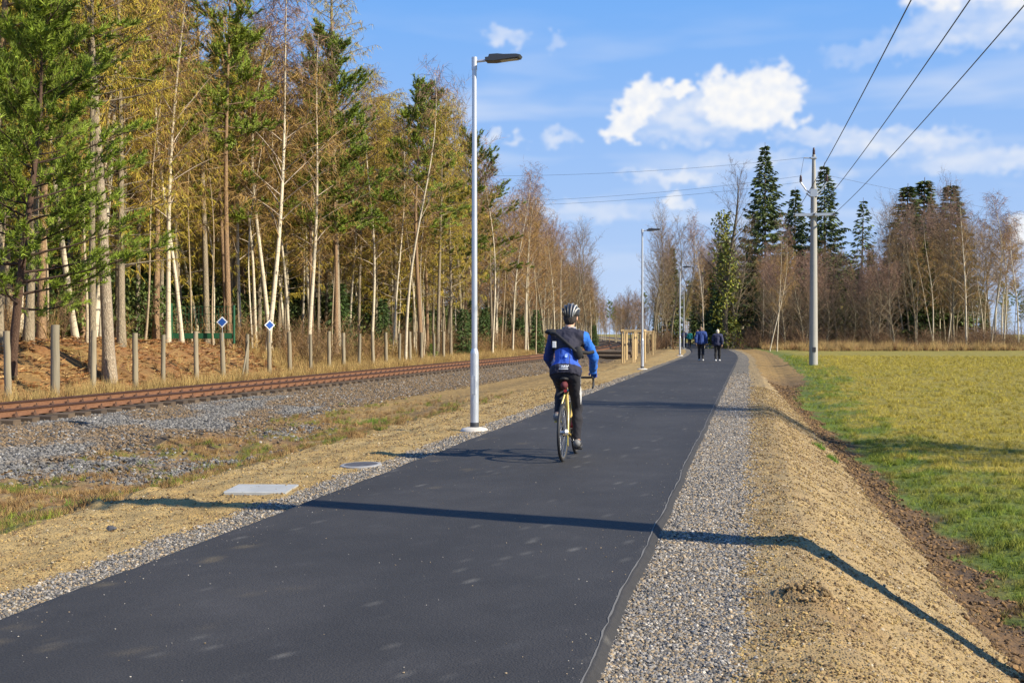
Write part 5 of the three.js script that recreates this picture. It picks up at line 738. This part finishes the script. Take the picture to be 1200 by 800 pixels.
// ------------------------------------------------------------------ bicycle (rear wheel stands on the origin, forward is -z)
const BIKE = { rear: V(0, 0.34, 0), front: V(0, 0.34, -1.02), bb: V(0, 0.275, -0.42), seat: V(0, 0.8, -0.235), saddle: V(0, 0.98, -0.17), headT: V(0, 0.86, -0.8), headB: V(0, 0.72, -0.85), bar: V(0, 0.95, -0.88) };
function bicycle(label, frameColor, detail = true) {
  const g = group('bicycle', label, 'bicycle'), fm = new THREE.MeshPhysicalMaterial({ color: C(...frameColor), roughness: 0.35, clearcoat: 0.6, clearcoatRoughness: 0.2 }), black = mat({ color: C(0.018, 0.018, 0.02), roughness: 0.6 }), steel = mat({ color: C(0.5, 0.5, 0.5), metalness: 0.8, roughness: 0.35 }), b = BIKE;
  const tb = (...a) => tubeGeo(a.slice(0, -1), a[a.length - 1], 10);
  const fr = part('frame', merge([tb(b.bb, b.seat, 0.017), tb(b.bb, b.headB, 0.021), tb(b.seat, b.headT, 0.018), tb(b.headB, b.headT, 0.022), ...[-1, 1].flatMap((s) => [tb(b.bb.clone().add(V(s * 0.03, 0, 0.02)), V(s * 0.062, 0.34, 0), 0.012), tb(b.seat.clone().add(V(s * 0.015, -0.02, 0)), V(s * 0.05, 0.6, -0.09), V(s * 0.062, 0.34, 0), 0.011)]), tb(V(-0.04, 0.275, -0.42), V(0.04, 0.275, -0.42), 0.028)]), fm, g);
  part('fork', merge([-1, 1].map((s) => tb(b.headB, V(s * 0.055, 0.6, -0.9), V(s * 0.055, 0.34, -1.02), 0.014))), fm, g);
  for (const c of [b.rear, b.front]) {
    const w = part('wheel', (() => { const l = []; for (let k = 0; k < 24; k++) { const a = k * Math.PI / 12, s = k % 2 ? 0.03 : -0.03; l.push(tubeGeo([V(s, Math.cos(a + 0.4 * (k % 4 < 2 ? 1 : -1)) * 0.022, Math.sin(a + 0.4 * (k % 4 < 2 ? 1 : -1)) * 0.022), V(0, Math.cos(a) * 0.305, Math.sin(a) * 0.305)], 0.0014, 4, false)); } l.push(new THREE.CylinderGeometry(0.024, 0.024, 0.1, 12).rotateZ(Math.PI / 2)); return merge(l); })(), steel, g); w.position.copy(c);
    part('tyre', new THREE.TorusGeometry(0.325, 0.0185, 12, 60).rotateY(Math.PI / 2), black, w); part('rim', new THREE.LatheGeometry([[0.29, -0.009], [0.312, -0.012], [0.312, 0.012], [0.29, 0.009], [0.29, -0.009]].map(([x, y]) => new THREE.Vector2(x, y)), 60).rotateZ(Math.PI / 2), mat({ color: C(0.32, 0.3, 0.26), metalness: 0.7, roughness: 0.35 }), w);
  }
  part('seat_post', tb(b.seat.clone().add(V(0, -0.1, -0.04)), b.saddle.clone().add(V(0, -0.05, 0)), 0.0135), black, g);
  part('saddle', (() => { const s = new THREE.SphereGeometry(1, 20, 12), p = s.attributes.position; for (let k = 0; k < p.count; k++) { const z = p.getZ(k), w = lerp(0.022, 0.072, sstep(z, -0.5, 0.9)); p.setXYZ(k, p.getX(k) * w, p.getY(k) * 0.03 + 0.012 * z * z, z * 0.135); } s.computeVertexNormals(); s.translate(b.saddle.x, b.saddle.y - 0.02, b.saddle.z); return s; })(), black, g);
  const hb = part('handlebar', merge([tb(V(-0.21, 0.955, -0.89), V(0.21, 0.955, -0.89), 0.0135), tb(b.headT, V(0, 0.92, -0.815), V(0, 0.955, -0.89), 0.016), ...[-1, 1].map((s) => tubeGeo([V(s * 0.21, 0.955, -0.89), V(s * 0.218, 0.955, -0.95), V(s * 0.222, 0.93, -0.985), V(s * 0.225, 0.88, -0.98), V(s * 0.228, 0.84, -0.94), V(s * 0.23, 0.83, -0.86)], 0.014, 8))]), mat({ color: C(0.03, 0.03, 0.032), roughness: 0.7 }), g);
  for (const s of [-1, 1]) part('brake_lever', merge([tb(V(s * 0.219, 0.955, -0.95), V(s * 0.222, 0.99, -1.01), 0.017), tb(V(s * 0.222, 0.98, -1.01), V(s * 0.225, 0.9, -1.03), V(s * 0.226, 0.86, -1.02), 0.006)]), mat({ color: s > 0 ? C(0.45, 0.4, 0.03) : C(0.03, 0.03, 0.03), roughness: 0.5 }), hb);
  if (detail) {
    const cr = part('crankset', merge([new THREE.TorusGeometry(0.085, 0.006, 6, 32).rotateY(Math.PI / 2).translate(0.055, 0.275, -0.42), tb(V(0.07, 0.275, -0.42), V(0.078, 0.112, -0.44), 0.011), tb(V(-0.07, 0.275, -0.42), V(-0.078, 0.438, -0.40), 0.011), new THREE.CylinderGeometry(0.018, 0.018, 0.15, 10).rotateZ(Math.PI / 2).translate(0, 0.275, -0.42)]), mat({ color: C(0.06, 0.06, 0.065), metalness: 0.6, roughness: 0.4 }), g);
    part('pedal', boxGeo(0.085, 0.018, 0.08, 0.125, 0.112, -0.44), black, cr); part('pedal', boxGeo(0.085, 0.018, 0.08, -0.125, 0.438, -0.40), mat({ color: C(0.5, 0.42, 0.1), roughness: 0.5 }), cr);
    const chain = []; for (let k = 0; k <= 24; k++) { const t = k / 24 * Math.PI * 2, c = Math.cos(t) > 0 ? [0.275, -0.42, 0.085] : [0.34, 0, 0.042]; chain.push(V(0.055, c[0] + Math.sin(t) * c[2], c[1] - Math.cos(t) * c[2] * 0.6)); } part('chain', tubeGeo(chain, 0.004, 5, false), steel, g);
    part('rear_cassette', new THREE.CylinderGeometry(0.05, 0.03, 0.03, 20).rotateZ(Math.PI / 2).translate(0.05, 0.34, 0), steel, g); part('derailleur', merge([boxGeo(0.012, 0.11, 0.03, 0.06, 0.25, 0.01), new THREE.CylinderGeometry(0.022, 0.022, 0.008, 12).rotateZ(Math.PI / 2).translate(0.06, 0.2, 0.0)]), mat({ color: C(0.4, 0.33, 0.08), metalness: 0.3, roughness: 0.5 }), g);
    const bt = part('water_bottle', new THREE.LatheGeometry([[0, 0], [0.034, 0], [0.036, 0.02], [0.036, 0.12], [0.03, 0.13], [0.036, 0.145], [0.03, 0.17], [0.012, 0.18], [0.012, 0.2], [0, 0.2]].map(([x, y]) => new THREE.Vector2(x, y)), 16), mat({ color: C(0.55, 0.02, 0.025), roughness: 0.4 }), g); bt.position.set(0.05, 0.36, -0.47); bt.rotation.x = -0.72;
    part('saddle_bag', new THREE.SphereGeometry(1, 16, 10).scale(0.044, 0.05, 0.07).translate(0, 0.89, -0.1), mat({ color: C(0.1, 0.015, 0.02), roughness: 0.8 }), g); part('rear_light', new THREE.CylinderGeometry(0.018, 0.018, 0.02, 12).rotateX(Math.PI / 2).translate(0.0, 0.82, -0.17), mat({ color: C(0.4, 0.02, 0.03), roughness: 0.3 }), g);
    part('bottle_cage', tubeGeo([V(0.02, 0.34, -0.47), V(0.03, 0.45, -0.57)], 0.004, 5, false), black, g);
  }
  return g;
}
// ------------------------------------------------------------------ the cyclist
{
  const bike = bicycle('cream racing bicycle with red bottle, ridden along the path', [0.66, 0.47, 0.12]); const pos = at(2.16, 14.38, 0.004); bike.position.copy(pos); bike.rotation.y = -0.015;
  const J = { pelvis: V(0, 1.04, -0.19), chest: V(0, 1.34, -0.33), neck: V(0.005, 1.53, -0.43), head: V(0.01, 1.69, -0.5), ls: V(-0.185, 1.46, -0.4), rs: V(0.19, 1.46, -0.4), le: V(-0.275, 1.21, -0.58), re: V(0.285, 1.21, -0.58), lw: V(-0.232, 1.02, -0.83), rw: V(0.238, 1.02, -0.83), lh: V(-0.09, 1.0, -0.2), rh: V(0.09, 1.0, -0.2), lk: V(-0.115, 0.83, -0.6), rk: V(0.105, 0.6, -0.43), la: V(-0.12, 0.53, -0.33), ra: V(0.12, 0.22, -0.33), lt: V(-0.12, 0.48, -0.46), rt: V(0.12, 0.155, -0.49) };
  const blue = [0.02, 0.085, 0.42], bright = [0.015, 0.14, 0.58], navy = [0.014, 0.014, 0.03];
  const spine = (x, y, z) => { const q = V(x, y, z).sub(J.pelvis), a = J.neck.clone().sub(J.pelvis); return q.dot(a) / a.lengthSq(); };
  const jacket = (x, y, z) => { if (Math.abs(x) > 0.2 + 0.0 * y) { return x > 0 ? bright : [0.01, 0.03, 0.15]; } const t = spine(x, y, z); if (t < 0.1) return navy; if (t < 0.46) return Math.abs(x + 0.055) < 0.004 || Math.abs(x - 0.06) < 0.004 ? navy : mix3(blue, [0.03, 0.09, 0.5], 0.3); return navy; };  // left sleeve darker than the right: its shade is put into the colour
  const trousers = (x, y, z) => { if (x > 0.158 + 0.02 * sstep(y, 0.75, 0.95) && y > 0.62 && z > -0.36) return [0.5, 0.5, 0.5]; return [0.012, 0.012, 0.018]; };
  const hands = { l: [V(0.02, -0.12, -1), V(0, -1, 0), -1, 0.55], r: [V(-0.02, -0.12, -1), V(0, -1, 0), 1, 0.55] };
  const man = figure('person', 'cyclist in blue and black jacket with helmet and shoulder strap, seen from behind', J, { cell: 0.011, fine: 0.005, loose: 0.016, legLoose: 0.006, folds: 0.0065, hem: -0.06, jacket, trousers, shoe: (x, y, z) => y < J.rt.y + 0.0 || z > -0.285 ? [0.16, 0.16, 0.16] : [0.03, 0.03, 0.033], hand: hands, hair: [0.025, 0.018, 0.014], glove: { l: [0.02, 0.02, 0.025], r: [0.03, 0.1, 0.5] }, ankle: -0.01 });
  man.position.copy(pos); man.rotation.y = -0.015;
  // helmet
  const up = J.head.clone().sub(J.neck).normalize(), hp = part('helmet', (() => { const s = new THREE.SphereGeometry(1, 40, 24), p = s.attributes.position; for (let k = 0; k < p.count; k++) { let x = p.getX(k), y = p.getY(k), z = p.getZ(k); const rib = 1 + 0.035 * Math.cos(Math.atan2(x, y + 0.6) * 15) * (y > -0.1 ? 1 : 0); if (y < -0.12) y = -0.12 + (y + 0.12) * 0.25 - 0.12 * Math.max(0, z); p.setXYZ(k, x * 0.108 * rib, y * 0.118 * rib, z * 0.142); } s.computeVertexNormals(); return s; })(), mat({ color: C(0.025, 0.025, 0.028), roughness: 0.35 }), man); hp.position.copy(J.head).addScaledVector(up, 0.055); hp.rotation.x = -0.1;
  for (const a of [-62, -38, -13, 13, 38, 62]) { const pts = []; for (let k = 0; k <= 10; k++) { const t = lerp(-0.5, 2.3, k / 10), x = Math.sin(a * R), q = Math.cos(a * R); pts.push(V(x * 0.112 * (0.7 + 0.3 * Math.sin(t)), 0.004 + q * 0.122 * Math.sin(t), Math.cos(t) * 0.14)); } part('helmet_rib', tubeGeo(pts, 0.009, 6), mat({ color: a > 20 ? C(0.5, 0.49, 0.45) : a > 0 ? C(0.2, 0.2, 0.2) : C(0.05, 0.05, 0.05), roughness: 0.4 }), hp); }  // ribs grow paler to the right: sunlight painted into their colours
  part('collar', new THREE.TorusGeometry(0.068, 0.016, 8, 28).rotateX(Math.PI / 2), mat({ color: C(0.3, 0.31, 0.34) }), man).position.copy(J.neck).add(V(0, 0.035, -0.015));
  // shoulder strap with a dark pouch, riding on the back
  const bag = group('sling_bag', 'black sling bag strapped across the back of the cyclist', 'bag'), black = mat({ color: C(0.012, 0.012, 0.014), roughness: 0.8 });
  const sp = [V(-0.2, 1.5, -0.30), V(-0.14, 1.5, -0.265), V(-0.05, 1.44, -0.205), V(0.05, 1.36, -0.16), V(0.13, 1.29, -0.16), V(0.19, 1.24, -0.24), V(0.185, 1.22, -0.33)];
  const ribbon = new THREE.TubeGeometry(new THREE.CatmullRomCurve3(sp), 40, 0.019, 8); part('strap', ribbon, black, bag);
  part('shoulder_pad', new THREE.SphereGeometry(1, 16, 10).scale(0.085, 0.036, 0.06).translate(-0.2, 1.52, -0.38), black, bag); part('pouch', new THREE.SphereGeometry(1, 18, 12).scale(0.06, 0.08, 0.042).translate(0.15, 1.27, -0.185), black, bag); part('strap_tail', tubeGeo([V(0.19, 1.28, -0.25), V(0.26, 1.27, -0.3), V(0.31, 1.28, -0.36)], 0.022, 6), black, bag);
  bag.position.copy(pos); bag.rotation.y = -0.015;
  // print on the jacket: letters on the hem, a mark on the pocket, a pale patch on the shoulder
  const cv = (w, h, fn) => { const c = document.createElement('canvas'); c.width = w; c.height = h; const x = c.getContext('2d'); x.clearRect(0, 0, w, h); fn(x); const t = new THREE.CanvasTexture(c); t.colorSpace = THREE.SRGBColorSpace; t.needsUpdate = true; return t; };
  const backZ = (x, y) => { let z = 0.2; const f = (zz) => { let d = 1e3; for (const [a, b, ra, rb] of [[J.pelvis, J.chest, 0.138, 0.148], [J.pelvis.clone().add(V(-0.075, 0, 0)), J.pelvis.clone().add(V(0.075, 0, 0)), 0.124, 0.124]]) d = Math.min(d, capsule(a, b, ra, rb)(x, y, zz)); return d; }; while (z > -0.6 && f(z) > 0.004) z -= 0.002; return z; };
  const decal = (name, cx, cy, w, h, t) => { const n = 8, p = [], u = [], idx = []; for (let j = 0; j <= n; j++) for (let i = 0; i <= n; i++) { const x = cx + (i / n - 0.5) * w, y = cy + (j / n - 0.5) * h; p.push(x, y, backZ(x, y) + 0.009); u.push(i / n, j / n); } for (let j = 0; j < n; j++) for (let i = 0; i < n; i++) { const a = j * (n + 1) + i; idx.push(a, a + 1, a + n + 1, a + 1, a + n + 2, a + n + 1); } const G = new THREE.BufferGeometry(); G.setAttribute('position', new THREE.Float32BufferAttribute(p, 3)); G.setAttribute('uv', new THREE.Float32BufferAttribute(u, 2)); G.setIndex(idx); G.computeVertexNormals(); const jk = man.children.find((c) => c.name === 'jacket'); return part(name, G, new THREE.MeshStandardMaterial({ map: t, transparent: true, alphaTest: 0.4, roughness: 0.7, side: THREE.DoubleSide }), jk); };
  decal('hem_lettering', -0.0, 1.105, 0.17, 0.07, cv(256, 108, (x) => { x.fillStyle = '#dfe4ee'; x.font = 'bold 66px sans-serif'; x.textAlign = 'center'; x.fillText('CIMIA', 128, 62); x.fillRect(30, 78, 200, 12); }));
  decal('pocket_mark', 0.02, 1.24, 0.035, 0.045, cv(64, 80, (x) => { x.fillStyle = '#9fc0f0'; x.fillRect(6, 6, 52, 68); x.fillStyle = '#1c3f9c'; x.fillRect(18, 22, 28, 14); }));
  part('reflective_patch', boxGeo(0.045, 0.075, 0.012, -0.135, 1.37, -0.185, 0.004), mat({ color: C(0.72, 0.72, 0.72), roughness: 0.4 }), man.children.find((c) => c.name === 'jacket')).rotation.x = -0.0;
}
// ------------------------------------------------------------------ walkers
function walker(label, L, d, turn, h, o) {
  const k = h / 1.75, S = (x, y, z) => V(x * k, y * k, z * k), st = o.stride ?? 0.2, sg = o.lead ?? 1;
  const J = { pelvis: S(0, 0.96, 0), chest: S(0, 1.28, -0.02), neck: S(0, 1.5, -0.01), head: S(0, 1.63, -0.03), ls: S(-0.2, 1.43, 0), rs: S(0.2, 1.43, 0), le: S(-0.26, 1.15, 0.05 + 0.05 * sg), re: S(0.26, 1.15, 0.05 - 0.05 * sg), lw: S(-0.25, 0.92, -0.03 + 0.1 * sg), rw: S(0.25, 0.92, -0.03 - 0.1 * sg), lh: S(-0.09, 0.92, 0), rh: S(0.09, 0.92, 0), lk: S(-0.095, 0.5, -0.06 - 0.1 * sg * (sg > 0 ? 1 : 0.3)), rk: S(0.095, 0.5, -0.06 + 0.06 * sg), la: S(-0.1, 0.085, -st * sg * 0.9), ra: S(0.1, 0.085, st * sg * 0.9), lt: S(-0.11, 0.038, -st * sg * 0.9 - 0.14), rt: S(0.11, 0.038, st * sg * 0.9 - 0.14) };
  const g = figure('person', label, J, { cell: o.cell ?? 0.018, fine: o.fine ?? 0.008, loose: o.loose ?? 0.03, legLoose: 0.018, folds: 0.006, hem: o.hem ?? -0.1, jacket: flat(o.jacket), trousers: flat(o.trousers), shoe: flat(o.shoe), hair: o.hair, hand: { l: [V(0, -1, -0.1), V(1, 0, 0), 1, 0.3], r: [V(0, -1, -0.1), V(-1, 0, 0), -1, 0.3] }, ankle: 0.01, ...o.extra });
  g.position.copy(at(L, d, 0.0)); g.rotation.y = turn; return [g, J];
}
{
  const [a, J] = walker('person walking away in a loose blue jacket and black trousers', 2.55, 66.2, 0, 1.8, { jacket: [0.015, 0.045, 0.19], trousers: [0.015, 0.015, 0.017], shoe: [0.55, 0.55, 0.55], hair: [0.22, 0.15, 0.09], lead: 1, loose: 0.045, cell: 0.016, fine: 0.007 });
  part('jacket_stripe', boxGeo(0.02, 0.42, 0.02, 0.305, 1.28, 0.03), mat({ color: C(0.6, 0.62, 0.66) }), a.children.find((c) => c.name === 'jacket')).rotation.z = 0.13;
  walker('person walking away in a dark navy jacket with pale hair', 1.68, 66.0, 0, 1.66, { jacket: [0.028, 0.032, 0.075], trousers: [0.012, 0.012, 0.013], shoe: [0.7, 0.7, 0.7], hair: [0.62, 0.55, 0.42], lead: -1, loose: 0.03, cell: 0.016, fine: 0.007 });
  const c = 0.026;
  walker('distant walker in dark blue where the path bends away', 6.6, 127.5, 0.15, 1.72, { jacket: [0.02, 0.035, 0.12], trousers: [0.02, 0.02, 0.025], shoe: [0.05, 0.05, 0.05], hair: [0.3, 0.22, 0.15], cell: c, fine: 0.012 });
  walker('distant walker in a turquoise jacket where the path bends away', 6.05, 127.2, 0.15, 1.62, { jacket: [0.02, 0.3, 0.27], trousers: [0.02, 0.02, 0.03], shoe: [0.05, 0.05, 0.05], hair: [0.3, 0.22, 0.15], lead: -1, cell: c, fine: 0.012 });
  // rider in yellow coming the other way
  const p2 = at(5.2, 124.5, 0.004), b2 = bicycle('dark bicycle under the distant rider in yellow', [0.05, 0.05, 0.06], false); b2.position.copy(p2); b2.rotation.y = Math.PI + 0.15;
  const J2 = { pelvis: V(0, 1.04, -0.19), chest: V(0, 1.34, -0.33), neck: V(0, 1.53, -0.43), head: V(0, 1.68, -0.5), ls: V(-0.185, 1.46, -0.4), rs: V(0.185, 1.46, -0.4), le: V(-0.27, 1.21, -0.58), re: V(0.27, 1.21, -0.58), lw: V(-0.225, 1.01, -0.85), rw: V(0.225, 1.01, -0.85), lh: V(-0.09, 1.0, -0.2), rh: V(0.09, 1.0, -0.2), lk: V(-0.115, 0.83, -0.6), rk: V(0.105, 0.6, -0.43), la: V(-0.12, 0.53, -0.33), ra: V(0.12, 0.22, -0.33), lt: V(-0.12, 0.48, -0.46), rt: V(0.12, 0.155, -0.49) };
  const m = figure('person', 'distant rider in a fluorescent yellow jacket coming round the bend', J2, { cell: c, fine: 0.012, loose: 0.02, jacket: flat([0.5, 0.62, 0.03]), trousers: flat([0.02, 0.02, 0.025]), shoe: flat([0.05, 0.05, 0.05]), hair: [0.05, 0.05, 0.05], hem: -0.04, hand: { l: [V(0, -0.1, -1), V(0, -1, 0), -1, 0.55], r: [V(0, -0.1, -1), V(0, -1, 0), 1, 0.55] } }); m.position.copy(p2); m.rotation.y = Math.PI + 0.15;
}
renderer.render(scene, camera);
